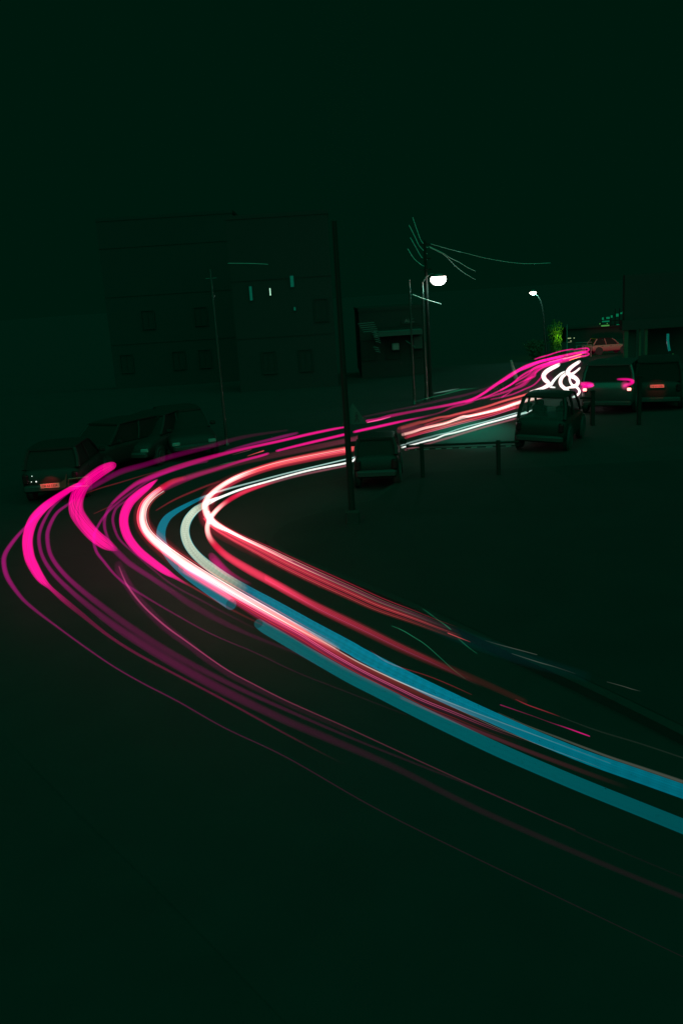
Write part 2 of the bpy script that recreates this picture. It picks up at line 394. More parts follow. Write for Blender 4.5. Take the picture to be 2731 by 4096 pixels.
trail('dim magenta line running on from the lower tip of the broad ribbon', [(419, 2180, 16, .2), (459, 2200, 24, .28), (517, 2252, 22, .26), (603, 2309, 20, .24), (689, 2366, 22, .18), (775, 2424, 26, .14), (900, 2493, 22, .12), (1017, 2546, 16, .09), (1160, 2603, 10, .06), (1275, 2661, 8, .02)], 'magd')
trail('slim magenta loop line crossing the lower end of the broad ribbon', [(831, 1845, 8, .15), (742, 1866, 8, .2), (610, 1915, 9, .28), (530, 1968, 9, .32), (472, 2012, 9, .4), (424, 2058, 10, .42), (392, 2106, 10, .5), (376, 2154, 12, .5), (387, 2206, 12, .5), (419, 2249, 11, .45), (459, 2297, 10, .42), (505, 2338, 10, .42), (574, 2382, 9, .35), (689, 2450, 7, .3), (844, 2535, 6, .22), (1017, 2609, 5, .13), (1189, 2690, 5, .08), (1400, 2773, 4, .07), (1627, 2861, 4, .05)], 'magd')
trail('slim magenta arc left of the vivid inner band', [(700, 1876, 10, .2), (583, 1918, 14, .3), (500, 1968, 14, .32), (450, 2015, 12, .35), (424, 2060, 12, .4), (419, 2105, 12, .4), (432, 2150, 11, .35), (455, 2192, 10, .25)], 'magd')
trail('faint rose arc close beside the left edge of the vivid inner band', [(610, 1940, 8, .2), (540, 1985, 9, .25), (477, 2022, 10, .33), (456, 2055, 11, .38), (454, 2095, 11, .38), (477, 2154, 10, .32), (530, 2206, 9, .25), (610, 2275, 8, .18), (689, 2338, 8, .14), (803, 2400, 8, .12), (900, 2452, 8, .09), (1017, 2512, 7, .04)], 'magd')
trail('vivid magenta band just left of the white hot trail at the bend', [(632, 1917, 4, .5), (612, 1932, 14, 1), (592, 1948, 24, 1.1), (557, 1975, 32, 1.1), (521, 2010, 36, 1.1), (500, 2053, 38, 1.1), (497, 2098, 38, 1.1), (514, 2150, 37, 1.1), (555, 2203, 35, 1.1), (618, 2254, 32, 1.1), (662, 2285, 28, 1.1), (706, 2312, 14, .5), (760, 2345, 6, .15)], 'mag', m=L_BROAD, seg=14)
trail('very thin maroon line trailing from the tip of the vivid inner band', [(690, 2300, 8, .2), (760, 2342, 8, .16), (844, 2391, 8, .12), (930, 2440, 8, .08), (1060, 2505, 7, .03)], 'red')
e_ = empty('light_trail', label='lone magenta streak starting as a blurred block in mid road and crossing to lower right', cat='light trail', group=BY)
trail_mesh('glow_band', [(476, 2262, 34, .05), (484, 2288, 34, .16), (517, 2345, 34, .16), (574, 2420, 34, .16), (660, 2506, 32, .16), (746, 2572, 30, .14), (900, 2685, 26, .10), (1131, 2806, 20, .06), (1400, 2928, 16, .03)], 'magd', parent=e_)
trail_mesh('filament', [(477, 2266, 5, 0.14), (494, 2309, 6, 0.18), (517, 2352, 8, 0.22), (574, 2424, 7, 0.22), (660, 2502, 7, 0.22), (746, 2565, 6, 0.18), (900, 2674, 5, 0.15), (1017, 2738, 5, 0.12), (1131, 2796, 5, 0.10), (1246, 2848, 5, 0.08), (1400, 2916, 5, 0.06), (1742, 3074, 5, 0.04), (2090, 3231, 4, 0.02), (2300, 3320, 4, 0.01)], 'pink', parent=e_)
trail('small blurred magenta smudge between the pale ribbed band and the red inner trail', [(846, 2222, 22, .1), (858, 2240, 32, .38), (879, 2264, 32, .42), (913, 2292, 26, .25), (950, 2312, 18, .12), (1000, 2335, 12, .04)], 'mag')

# --- upper lane magenta lines running off to the parked cars
trail('long bright magenta line, topmost, from the bend up to the left of the sign pole', [(451, 2012, 10, .2), (530, 1945, 16, .25), (583, 1917, 18, .3), (689, 1876, 20, .35), (832, 1832, 16, .42), (965, 1798, 11, .6), (1124, 1763, 10, .8), (1230, 1738, 10, .85), (1330, 1717, 9, .8), (1381, 1708, 6, .7)], 'mag')
trail('dim wine red haze line just above the long bright magenta one', [(344, 1960, 14, .2), (371, 1947, 18, .25), (477, 1890, 22, .22), (583, 1858, 20, .18), (689, 1825, 20, .15), (831, 1788, 18, .11), (938, 1757, 16, .06), (1018, 1740, 12, .05), (1150, 1721, 8, .03)], 'magd')
trail('short purple line above the long bright one, ending left of the sign pole', [(900, 1806, 8, .1), (938, 1795, 9, .25), (1000, 1778, 10, .35), (1071, 1761, 11, .42), (1140, 1744, 12, .45), (1190, 1732, 9, .3)], 'magd')
trail('magenta line second from top ending bluntly at the sign pole', [(1106, 1804, 8, .7), (1160, 1790, 9, .8), (1230, 1773, 10, .85), (1310, 1754, 10, .85), (1386, 1736, 10, .85)], 'mag')
trail('magenta dash below a gap in the second line, fading left into dull red', [(600, 1985, 14, .12), (700, 1934, 22, .16), (780, 1903, 18, .2), (859, 1878, 14, .24), (940, 1852, 11, .35), (991, 1837, 10, .5), (1040, 1824, 10, .6), (1073, 1814, 8, .6)], 'mag')
trail('thick magenta line right of the sign pole along the far lane', [(1415, 1728, 8, .8), (1440, 1722, 10, .9), (1500, 1709, 10, .9), (1540, 1700, 10, .9), (1590, 1689, 9, .8), (1637, 1679, 7, .6), (1700, 1666, 7, .15), (1760, 1650, 7, .1), (1810, 1628, 8, .3), (1850, 1618, 8, .35), (1890, 1606, 8, .3)], 'mag')
trail('upper magenta line from right of the warning sign climbing to the far loops', [(1464, 1684, 10, .5), (1510, 1678, 12, .45), (1560, 1664, 12, .35), (1640, 1648, 10, .3), (1700, 1637, 10, .4), (1777, 1623, 10, .55), (1857, 1606, 10, .8), (1900, 1592, 10, 1), (1936, 1571, 10, 1), (1963, 1552, 11, 1), (2010, 1520, 12, 1), (2059, 1488, 12, .9), (2107, 1468, 12, 1.1), (2156, 1448, 11, 1.2), (2201, 1436, 11, 1.2), (2246, 1426, 10, 1.2)], 'mag')
trail('short bright pink tip just right of the warning sign', [(1468, 1690, 3, .8), (1500, 1683, 4, .7), (1530, 1676, 4, .6), (1561, 1667, 3, .4)], 'pink')
trail('faint wine line above the upper far lane magenta line', [(1450, 1668, 7, .05), (1560, 1645, 8, .07), (1660, 1625, 9, .09), (1777, 1598, 10, .12), (1860, 1580, 10, .16), (1940, 1556, 10, .16), (2000, 1528, 12, .2)], 'magd')
FAR = 'braided far lane light trails'
far = [
    ('uppermost strand of the magenta braid in front of the far bushes', [(2000, 1530, 9, .7), (2045, 1502, 12, .8), (2094, 1468, 12, 1), (2156, 1446, 10, 1.2), (2201, 1435, 9, 1.2), (2246, 1424, 9, 1.2), (2290, 1414, 9, 1.2), (2325, 1410, 9, 1.2), (2345, 1405, 8, 1.2), (2352, 1399, 8, 1.2), (2346, 1393, 7, 1.1), (2325, 1394, 6, .9), (2290, 1399, 5, .6)]),
    ('second strand of the braid ending in a small hook by the pink car', [(2000, 1562, 9, .6), (2045, 1536, 9, .8), (2078, 1508, 9, .9), (2120, 1482, 10, .8), (2170, 1460, 14, .9), (2234, 1442, 14, 1.2), (2300, 1428, 12, 1.2), (2335, 1424, 8, 1.2), (2352, 1418, 7, 1.1), (2348, 1412, 6, 1.1), (2325, 1412, 8, 1.2)]),
    ('third wavy strand of the braid widening into a brush like patch', [(1930, 1594, 8, .5), (2000, 1574, 9, .6), (2056, 1554, 12, .6), (2090, 1538, 18, .6), (2112, 1516, 22, .65), (2130, 1496, 20, .7), (2150, 1478, 16, .7), (2190, 1459, 14, .8), (2240, 1444, 12, 1)]),
    ('fourth strand of the braid dipping below the others', [(1960, 1598, 6, .3), (2040, 1580, 7, .45), (2096, 1557, 7, .6), (2134, 1539, 7, .6), (2161, 1512, 8, .6), (2170, 1495, 8, .5), (2190, 1476, 8, .5)]),
    ('fifth slender strand weaving through the middle of the braid', [(1860, 1610, 7, .5), (1940, 1588, 7, .7), (2010, 1556, 7, .7), (2070, 1522, 8, .7), (2110, 1498, 9, .7), (2140, 1470, 9, .7), (2200, 1450, 9, .9)]),
    ('sixth slender strand with a kink close to the white S shapes', [(2060, 1540, 5, .4), (2100, 1520, 8, .6), (2134, 1506, 10, .7), (2143, 1490, 8, .6), (2170, 1470, 7, .6), (2210, 1458, 8, .6), (2280, 1440, 8, .6)]),
    ('separate thin magenta dash floating above the braid', [(2137, 1437, 4, .9), (2160, 1429, 6, 1.1), (2190, 1421, 6, 1.1), (2220, 1411, 5, 1.1), (2250, 1403, 5, 1), (2290, 1396, 5, .9)]),
    ('soft magenta fill glowing at the right end of the braid', [(2200, 1452, 16, .3), (2240, 1440, 24, .45), (2280, 1426, 26, .6), (2320, 1412, 20, .8), (2335, 1404, 14, .8)]),
    ('tiny pink flick where the braid starts near the guard post', [(2005, 1589, 8, .4), (2012, 1585, 7, .6), (2030, 1574, 5, .6), (2047, 1562, 4, .4)]),
]
for lb, pts in far: trail(lb, [(p[0], p[1], p[2] * .85, p[3] * .8) for p in pts], 'mag', z=.8, group=FAR, m=L_STREAK if 'brush' in lb or 'fill' in lb else None)
trail('fine orange line inside the right end of the braid', [(2250, 1436, 2, .8), (2280, 1429, 2.5, 1), (2324, 1416, 2.5, 1)], 'orange', z=.85, group=FAR)
trail('second fine orange line, lower, inside the right end of the braid', [(2275, 1441, 2, .8), (2300, 1433, 2.5, .9), (2322, 1426, 2, .9)], 'orange', z=.85, group=FAR)
trail('fine pale pink line inside the left half of the braid', [(2192, 1449, 2.5, .7), (2230, 1440, 3, .8), (2262, 1430, 2, .6)], 'pink', z=.85, group=FAR)

# --- white S shapes and loops of headlights coming round the far corner
HL = 'overexposed headlight squiggles at the far corner'
squig = [
    ('fat white S left of the other squiggles, running down behind the dark car', [(2234, 1457, 10, 1), (2229, 1461, 15, 1), (2215, 1468, 17, 1), (2201, 1475, 18, 1), (2182, 1488, 19, 1), (2173, 1503, 19, 1), (2178, 1518, 19, 1), (2190, 1530, 17, 1), (2189, 1541, 18, 1), (2172, 1551, 13, 1), (2150, 1558, 10, .9), (2120, 1567, 8, .8)], 'flame'),
    ('slim white arc left of centre in the squiggles', [(2258, 1486, 5, 1), (2246, 1492, 8, 1), (2234, 1501, 9, 1), (2216, 1519, 11, 1), (2205, 1534, 13, 1), (2199, 1545, 13, 1)], 'white'),
    ('short white block at the foot of the slim arc', [(2200, 1549, 5, .8), (2210, 1549, 7, 1), (2219, 1550, 5, .8)], 'white'),
    ('tall white stroke from upper right crossing the round loop', [(2316, 1446, 10, 1), (2310, 1450, 13, 1), (2292, 1462, 15, 1), (2276, 1476, 17, 1), (2270, 1490, 18, 1), (2283, 1503, 20, 1), (2299, 1512, 17, 1), (2309, 1524, 16, 1), (2307, 1536, 16, 1), (2296, 1545, 15, 1), (2280, 1549, 10, 1), (2262, 1552, 8, .8)], 'flame'),
    ('short white finger below the tip of the tall stroke', [(2317, 1472, 7, 1), (2311, 1478, 8, 1), (2300, 1487, 9, 1), (2290, 1494, 12, 1), (2280, 1500, 12, 1)], 'flame'),
    ('white hook curving down left of the round loop to the dark car roof', [(2262, 1495, 12, 1), (2247, 1508, 15, 1), (2240, 1524, 16, 1), (2243, 1540, 15, 1), (2256, 1553, 15, 1), (2270, 1563, 12, 1), (2280, 1576, 6, .8)], 'flame'),
    ('round white loop at the right of the squiggles', [(2276, 1505, 8, 1), (2277, 1520, 9, 1), (2282, 1533, 9, 1), (2291, 1543, 11, 1), (2305, 1549, 11, 1), (2314, 1560, 10, 1), (2315, 1570, 10, 1), (2307, 1580, 10, 1), (2296, 1586, 10, 1), (2289, 1589, 7, .9)], 'flame'),
]
for lb, pts, c in squig: trail(lb, [(p[0], p[1], p[2] * .98, p[3]) for p in pts], c, z=.7, group=HL, m=L_WHITE)
trail('wide dim pink glow added around the white squiggles', [(2210, 1466, 30, .18), (2180, 1495, 38, .2), (2195, 1535, 34, .2), (2140, 1560, 20, .14)], 'magd', z=.7, group=HL)  # dim tube painted in as bloom, no lamp travelled this line
trail('wide dim pink glow added around the right hand loop', [(2312, 1455, 26, .16), (2280, 1485, 36, .2), (2300, 1525, 40, .2), (2305, 1570, 34, .2), (2290, 1590, 20, .1)], 'magd', z=.7, group=HL)  # bloom round the loop, put in as a wide dim tube

# --- headlight lines on the straight between the dark car and the sign pole
trail('upper pale red line on the straight between the dark cars', [(2130, 1566, 8, .9), (2096, 1580, 8, .9), (2010, 1605, 9, .7), (1936, 1629, 9, .6), (1830, 1655, 8, .55), (1790, 1665, 8, .5), (1751, 1671, 9, .4), (1700, 1686, 12, .3), (1671, 1692, 14, .25), (1597, 1713, 14, .18)], 'salmon')
trail('wide mauve smear below the upper pale red line', [(1760, 1690, 10, .3), (1700, 1706, 18, .6), (1650, 1712, 22, .9), (1595, 1722, 24, .8)], 'mauve', m=L_STREAK)
trail('brightest pink white line on the straight, level with the dark car window', [(2235, 1569, 12, 1), (2160, 1588, 14, 1), (2084, 1607, 14, 1), (2010, 1632, 13, 1), (1963, 1645, 12, 1), (1883, 1663, 11, .9), (1850, 1667, 11, .8), (1820, 1678, 11, .6), (1777, 1694, 11, .5), (1698, 1712, 12, .5), (1650, 1728, 13, .42), (1611, 1738, 13, .36)], 'hot')
trail('dark red band hugging the underside of the brightest pink white line', [(2080, 1624, 12, .5), (1963, 1657, 12, .5), (1850, 1685, 12, .5), (1777, 1706, 13, .45), (1698, 1727, 12, .45), (1622, 1750, 11, .5)], 'red', m=L_STREAK)
trail('dusky red band between the two bright lines of the straight', [(2200, 1568, 10, .3), (2090, 1596, 10, .3), (1963, 1634, 9, .3), (1850, 1655, 8, .3), (1700, 1700, 9, .3)], 'red', m=L_STREAK)
trail('thin pale green white line above the thick white one on the straight', [(2066, 1651, 5, .9), (2000, 1670, 5, .85), (1936, 1688, 5, .8), (1870, 1705, 5, .8), (1830, 1717, 5, .7), (1790, 1731, 5, .6), (1751, 1739, 6, .45), (1720, 1748, 8, .3), (1690, 1756, 9, .3), (1640, 1770, 7, .4), (1602, 1782, 5, .5)], 'ice')
trail('thick white line lowest on the straight, right of the small dark car', [(2180, 1628, 9, .9), (2064, 1661, 9, .9), (2000, 1679, 8, .9), (1936, 1696, 8, .9), (1870, 1716, 8, .8), (1820, 1730, 8, .7), (1777, 1740, 8, .7), (1740, 1755, 8, .8), (1700, 1765, 8, .8), (1671, 1773, 7, .8), (1607, 1790, 7, .8)], 'white')
trail('dull rose band under the thick white line of the straight', [(2060, 1674, 8, .6), (1936, 1708, 8, .6), (1850, 1733, 9, .5), (1800, 1749, 9, .5), (1751, 1763, 9, .45), (1690, 1781, 9, .4), (1620, 1799, 9, .4)], 'pgrey')
trail('dim mauve band crossing right behind the sign pole', [(1486, 1741, 18, 1.1), (1450, 1748, 20, 1.1), (1412, 1758, 20, 1.1), (1386, 1763, 20, .9), (1230, 1795, 22, .6), (1100, 1820, 24, .45), (965, 1849, 22, .4), (831, 1885, 22, .6), (740, 1912, 20, .9)], 'mauve', m=L_STREAK)
trail('block of salmon light between the sign pole and the small dark car', [(1431, 1788, 16, .6), (1424, 1790, 22, .7), (1400, 1796, 24, .7), (1385, 1800, 24, .7)], 'salmon', m=L_STREAK)

# --- near lane: hot trails through the bend
trail('salmon to white hot trail from the sign pole bending down at the inner corner', [(1388, 1798, 24, .6), (1310, 1812, 24, .6), (1230, 1828, 24, .65), (1124, 1851, 23, .7), (1018, 1882, 21, .9), (938, 1914, 20, .9, 'hot'), (880, 1948, 20, .9, 'hot'), (843, 1980, 22, 1, 'hot'), (824, 2010, 26, 1, 'hot'), (824, 2042, 28, 1, 'hot'), (838, 2075, 26, 1, 'hot'), (862, 2100, 20, .9, 'hot'), (900, 2120, 14, .6, 'hot')], 'salmon', seg=14)
trail('dark red underside of the salmon trail left of the sign pole', [(1388, 1812, 12, .35), (1230, 1843, 12, .3), (1100, 1871, 12, .3), (1000, 1903, 12, .35), (930, 1935, 12, .4), (870, 1975, 14, .5), (850, 2010, 14, .5)], 'red')
A = [(838, 2060), (870, 2092), (912, 2112), (965, 2138), (1071, 2184), (1120, 2207), (1230, 2258), (1400, 2334), (1529, 2393), (1657, 2443), (1743, 2478), (1835, 2510)]
B = [(812, 2075), (835, 2102), (880, 2135), (930, 2165), (1018, 2214), (1100, 2260), (1189, 2305), (1300, 2357), (1400, 2402), (1504, 2448), (1657, 2500), (1861, 2575)]
bundle('broad bundle of fine red and pink lines on the inside of the bend', A, B,
       [(0, 3, .2, .35, .25, 'red'), (.14, 3, .8, .12, .02, 'hot'), (.24, 3, .5, .2, .08, 'pink'), (.33, 6, 1.0, .12, .03, 'hot'), (.46, 6, .9, .35, .10, 'red'), (.55, 4, .6, .55, .5, 'salmon'), (.64, 3, .5, .5, .4, 'red'), (.78, 5, .8, .35, .06, 'red'), (.88, 4, .7, .4, .08, 'salmon'), (.97, 3, .4, .12, .02, 'red')],
       glow=(.95, .4, .10, 0, 'red'))
trail('white hot core of the inner bundle just past the corner', [(836, 2052, 16, .9), (856, 2084, 18, 1), (895, 2112, 17, .9), (940, 2136, 14, .8), (985, 2158, 11, .6), (1040, 2184, 8, .4), (1100, 2212, 6, .25), (1170, 2244, 5, .12)], 'hot')
trail('thin pink line continuing alone from the inner bundle towards the right', [(1790, 2532, 4, .45), (1835, 2550, 4, .35), (1880, 2568, 3, .1)], 'salmon')
trail('very faint grey red thread right of the inner bundle', [(1940, 2562, 3, .2), (2000, 2580, 4, .6), (2080, 2601, 4, .9), (2147, 2619, 3, .8)], 'grey')
trail('hair thin grey thread far right on the dark road', [(2045, 2614, 3, .5), (2150, 2648, 4, 1), (2220, 2668, 4, .5), (2300, 2695, 3, .2)], 'grey')
trail('hair thin grey dash nearest the right edge above the cyan band', [(2425, 2727, 3, .4), (2490, 2745, 3, .9), (2525, 2756, 3, .9), (2560, 2765, 2, .2)], 'grey')
trail('wide very dim teal haze along the tail of the inner bundle', [(1600, 2440, 40, .04), (1800, 2530, 50, .08), (2050, 2620, 50, .07), (2350, 2710, 40, .03)], 'teal')

trail('pink trail forming the inner loop of the corner then a wide dull red band', [(1389, 1862, 8, .5, 'pgrey'), (1230, 1894, 9, .5, 'pgrey'), (1124, 1920, 10, .45, 'pgrey'), (1040, 1945, 13, .8), (965, 1973, 17, .9), (905, 2008, 18, .9), (862, 2046, 19, 1, 'hot'), (836, 2085, 20, .9, 'hot'), (831, 2125, 21, .8, 'hot'), (850, 2167, 23, .9), (903, 2220, 26, .95), (988, 2274, 30, .95), (1103, 2337, 31, .8), (1217, 2401, 32, .42), (1300, 2444, 34, .26), (1400, 2492, 36, .17), (1504, 2543, 36, .10), (1606, 2593, 34, .07), (1759, 2660, 30, .04), (1912, 2723, 26, .025), (2100, 2808, 22, .02)], 'red', seg=14)
A = [(1060, 2300), (1217, 2389), (1300, 2428), (1453, 2503), (1606, 2578), (1759, 2650), (1931, 2735)]
B = [(1060, 2322), (1217, 2411), (1300, 2458), (1453, 2530), (1606, 2604), (1759, 2672), (1931, 2757)]
bundle('fine parallel threads riding on the dull red band in mid road', A, B, [(.1, 3, .3, .22, .03, 'red'), (.3, 3, .4, .3, .06, 'red'), (.5, 3, .5, .28, .05, 'red'), (.7, 3, .3, .18, .04, 'pink'), (.9, 3, .3, .12, .02, 'red'), (.0, 2.5, .1, .25, .1, 'grey')])
trail('short red thread on the dark road beyond the dull red band', [(2060, 2797, 3, .1), (2110, 2820, 4, .3), (2180, 2845, 4, .22), (2237, 2866, 3, .05)], 'red')
trail('dim olive thread carrying on towards the right edge', [(2237, 2866, 4, .15), (2380, 2920, 6, .15), (2560, 2975, 6, .15), (2731, 3032, 6, .15)], 'grey')

trail('soft red glow added around the white hot crossing at the inner corner', [(1000, 1888, 34, .03), (900, 1938, 46, .08), (845, 1985, 58, .14), (825, 2040, 60, .15), (850, 2100, 60, .14), (940, 2155, 56, .09), (1080, 2230, 50, .05), (1300, 2340, 40, .02)], 'red')  # bloom imitated by a dim wide tube around the crossing
trail('soft red glow added along the outer white hot trail', [(640, 1955, 36, .05), (575, 2020, 50, .12), (580, 2110, 60, .15), (690, 2220, 66, .15), (830, 2312, 66, .13), (1045, 2440, 60, .08), (1300, 2590, 50, .03)], 'red')  # same painted bloom beside the outer trail
# --- white and cyan bands
trail('broad pale ribbed band at the bend that turns cyan towards the right edge', [(1462, 1822, 6, .9), (1420, 1836, 8, .9), (1389, 1851, 8, .9), (1230, 1883, 8, .8), (1071, 1926, 8, .8), (965, 1957, 9, .9), (885, 1988, 11, .9), (850, 2002, 18, .9), (812, 2022, 26, .6, 'cream'), (779, 2044, 30, 1.2, 'cream'), (750, 2082, 35, 1.1, 'cream'), (740, 2127, 37, 1.05, 'cream'), (754, 2178, 38, 1, 'cream'), (793, 2228, 38, .9, 'cream'), (862, 2284, 40, .75, 'cream'), (930, 2330, 43, .5, 'cream'), (975, 2357, 45, .8, 'cyan'), (1017, 2381, 46, 1, 'cyan'), (1103, 2427, 48, 1, 'cyan'), (1246, 2507, 50, 1, 'cyan'), (1400, 2591, 53, 1.05, 'cyan'), (1453, 2622, 54, 1.05, 'cyan'), (1657, 2727, 56, 1, 'cyan'), (1810, 2800, 55, .95, 'cyan'), (1963, 2868, 50, .9, 'cyan'), (2135, 2945, 50, .85, 'cyan'), (2339, 3028, 52, .8, 'cyan'), (2543, 3100, 55, .75, 'cyan'), (2731, 3166, 58, .72, 'cyan'), (2900, 3225, 60, .7, 'cyan')], 'white', m=L_RIB, seg=14)
trail('outer cyan loop that ends with a cut at mid road', [(1484, 1813, 5, .8), (1450, 1821, 6, .9), (1389, 1836, 6, .9), (1230, 1873, 6, .8), (1124, 1899, 7, .7), (1018, 1927, 7, .7), (938, 1948, 8, .7), (885, 1963, 9, .8), (840, 1978, 9, .8), (800, 1995, 12, .9, 'cyan'), (753, 2018, 16, 1, 'cyan'), (700, 2048, 22, 1, 'cyan'), (665, 2078, 30, 1, 'cyan'), (645, 2125, 36, 1, 'cyan'), (652, 2178, 36, 1, 'cyan'), (689, 2236, 38, .9, 'cyan'), (745, 2288, 44, .85, 'cyan'), (820, 2344, 46, .85, 'cyan'), (890, 2393, 48, .85, 'cyan'), (925, 2418, 46, .85, 'cyan')], 'ice', m=L_FLAT, seg=14)
trail('lower wide teal band starting in mid road and leaving at the right edge', [(1034, 2494, 38, 1.1), (1060, 2512, 44, 1.1), (1131, 2553, 46, 1.1), (1246, 2621, 47, 1.05), (1400, 2708, 50, 1), (1504, 2760, 52, 1), (1708, 2864, 54, .95), (1963, 2986, 56, .9), (2135, 3062, 56, .85), (2339, 3148, 57, .8), (2543, 3230, 58, .74), (2731, 3306, 60, .7), (2900, 3375, 60, .68)], 'teal', m=L_FLAT, seg=14)
trail('white edge line tracing the underside of the upper cyan band', [(1800, 2822, 2, .05), (1931, 2886, 2, .09), (2033, 2930, 2, .09), (2135, 2972, 2, .08), (2237, 3010, 2, .06), (2339, 3047, 2, .03), (2400, 3070, 2, .01)], 'flame')
trail('dull brown edge line above the upper cyan band near the right edge', [(1990, 2850, 4, .3), (2100, 2900, 6, .7), (2237, 2953, 8, .9), (2339, 2992, 9, 1), (2441, 3030, 10, 1), (2560, 3070, 12, 1), (2731, 3128, 14, 1)], 'grey')

# --- the outer hot trail and its red bundle
trail('white hot trail curving outside the cyan loop, whitest at mid bend', [(740, 1912, 16, .3, 'red'), (689, 1928, 20, .5, 'red'), (640, 1958, 22, .75, 'red'), (605, 1988, 24, .5), (580, 2022, 25, .7), (570, 2065, 26, .9), (575, 2100, 28, 1), (592, 2132, 30, 1), (630, 2171, 33, 1), (689, 2216, 34, 1), (750, 2262, 34, 1), (816, 2302, 33, .9), (930, 2370, 32, .7), (1045, 2432, 30, .42), (1140, 2484, 28, .26), (1240, 2538, 24, .16), (1350, 2596, 18, .1)], 'hot', seg=14)
for nm_, A_, B_, fil_ in (
    ('fine pale threads scored along the outer white hot trail', [(640, 1948), (590, 1985), (556, 2030), (552, 2090), (580, 2140), (640, 2198), (740, 2275), (880, 2362), (1045, 2458), (1200, 2540), (1350, 2615)], [(660, 1968), (612, 2005), (592, 2050), (600, 2100), (625, 2135), (690, 2190), (800, 2262), (930, 2340), (1080, 2425), (1230, 2510), (1370, 2585)], [(0, 3, .7, .8, .3, 'salmon'), (.2, 3, .9, .5, .5, 'pink'), (.42, 3, .2, .9, .5, 'flame'), (.8, 3, .5, .9, .3, 'flame'), (1, 3, .3, .5, .2, 'salmon')]),
    ('fine pale threads scored along the salmon trail left of the sign pole', [(1386, 1788), (1230, 1818), (1100, 1846), (1000, 1878), (920, 1912), (860, 1952)], [(1386, 1812), (1230, 1840), (1110, 1866), (1015, 1895), (940, 1928), (885, 1962)], [(.1, 3, .4, .3, .2, 'salmon'), (.3, 2.5, .35, .5, .8, 'flame'), (.55, 3, .5, .3, .2, 'pink'), (.8, 3, .3, .35, .5, 'salmon')]),
    ('fine pink threads inside the line level with the dark car window', [(2060, 1606), (1963, 1637), (1883, 1657), (1777, 1687), (1620, 1729)], [(2060, 1632), (1963, 1665), (1883, 1685), (1777, 1712), (1620, 1752)], [(.0, 2.5, .5, .4, .3, 'salmon'), (.3, 2.5, .6, .6, .3, 'flame'), (.75, 2.5, .5, .5, .4, 'salmon'), (1, 2.5, .5, .4, .4, 'pink')])):
    bundle(nm_, A_, B_, fil_)
trail('red rim line on the outside of the white hot trail', [(640, 1950, 6, .6), (598, 1980, 7, .8), (566, 2015, 8, .8), (552, 2065, 9, .9), (560, 2110, 9, .9), (590, 2155, 10, .9), (640, 2200, 12, .8), (700, 2245, 14, .7), (800, 2318, 16, .7), (930, 2400, 16, .6)], 'red')
A = [(750, 2245), (840, 2300), (930, 2352), (1045, 2412), (1189, 2497), (1300, 2568), (1427, 2642), (1555, 2706), (1657, 2753), (1759, 2795), (1912, 2856), (2100, 2927)]
B = [(730, 2290), (830, 2350), (930, 2408), (1045, 2482), (1189, 2560), (1300, 2630), (1453, 2715), (1606, 2790), (1700, 2838), (1810, 2881), (1963, 2945), (2120, 3000)]
bundle('striped bundle of pink and red lines running between the two cyan bands', A, B,
       [(.1, 9, .9, .14, .0, 'salmon'), (.22, 9, 1, .12, .0, 'salmon'), (.34, 8, .9, .12, .0, 'red'), (.46, 3.5, .5, .5, .12, 'pink'), (.57, 3.5, .5, .4, .1, 'pink'), (.68, 8, .7, .28, .02, 'magd'), (.82, 4, .5, .3, .03, 'red'), (.93, 6, .5, .15, .02, 'magd')],
       glow=(.95, .5, .06, 0, 'red'))
trail('single bright thread crossing on to the upper cyan band', [(1240, 2532, 4, .1), (1402, 2632, 5, .25), (1555, 2708, 5, .32), (1657, 2753, 5, .22), (1759, 2795, 5, .13), (1912, 2855, 4, .07), (2100, 2926, 4, .05), (2237, 2977, 3, .035), (2441, 3054, 3, .02)], 'flame')
trail('dim maroon band drifting below the striped bundle to the right', [(1600, 2790, 10, .3), (1759, 2860, 12, .6), (1912, 2925, 14, .5), (2100, 3000, 16, .3), (2300, 3075, 18, .15), (2520, 3155, 18, 0)], 'mauve')
trail('thin dark red thread above the upper cyan band', [(1480, 2600, 3, .06), (1555, 2652, 4, .13), (1708, 2703, 4, .12), (1800, 2740, 4, .13), (1886, 2779, 3, .06)], 'red')
trail('thin magenta dash on the dark road above the cyan band, brightest at its right end', [(1999, 2819, 4, .25), (2020, 2826, 4, .2), (2135, 2866, 3, .08), (2200, 2890, 3, .12), (2260, 2910, 4, .35), (2310, 2928, 5, .6), (2357, 2945, 4, .6)], 'mag')
trail('faint dull red line inside the loop above the cyan band', [(625, 2042, 5, .1), (700, 1998, 7, .14), (806, 1952, 8, .14), (880, 1925, 8, .1)], 'red')
trail('faint dull red line left of the slim magenta loop', [(376, 2055, 4, .06), (410, 2040, 4, .09), (451, 2021, 4, .09)], 'red')
trail('faint straight red line between the broad ribbon and the vivid band', [(344, 1973, 4, .08), (410, 1950, 5, .1), (477, 1931, 5, .1), (583, 1899, 4, .06), (689, 1870, 4, .03)], 'red')
GL = 'short pale painted glints along the far kerb'  # glints painted in as faint luminous tubes, not passing lamps
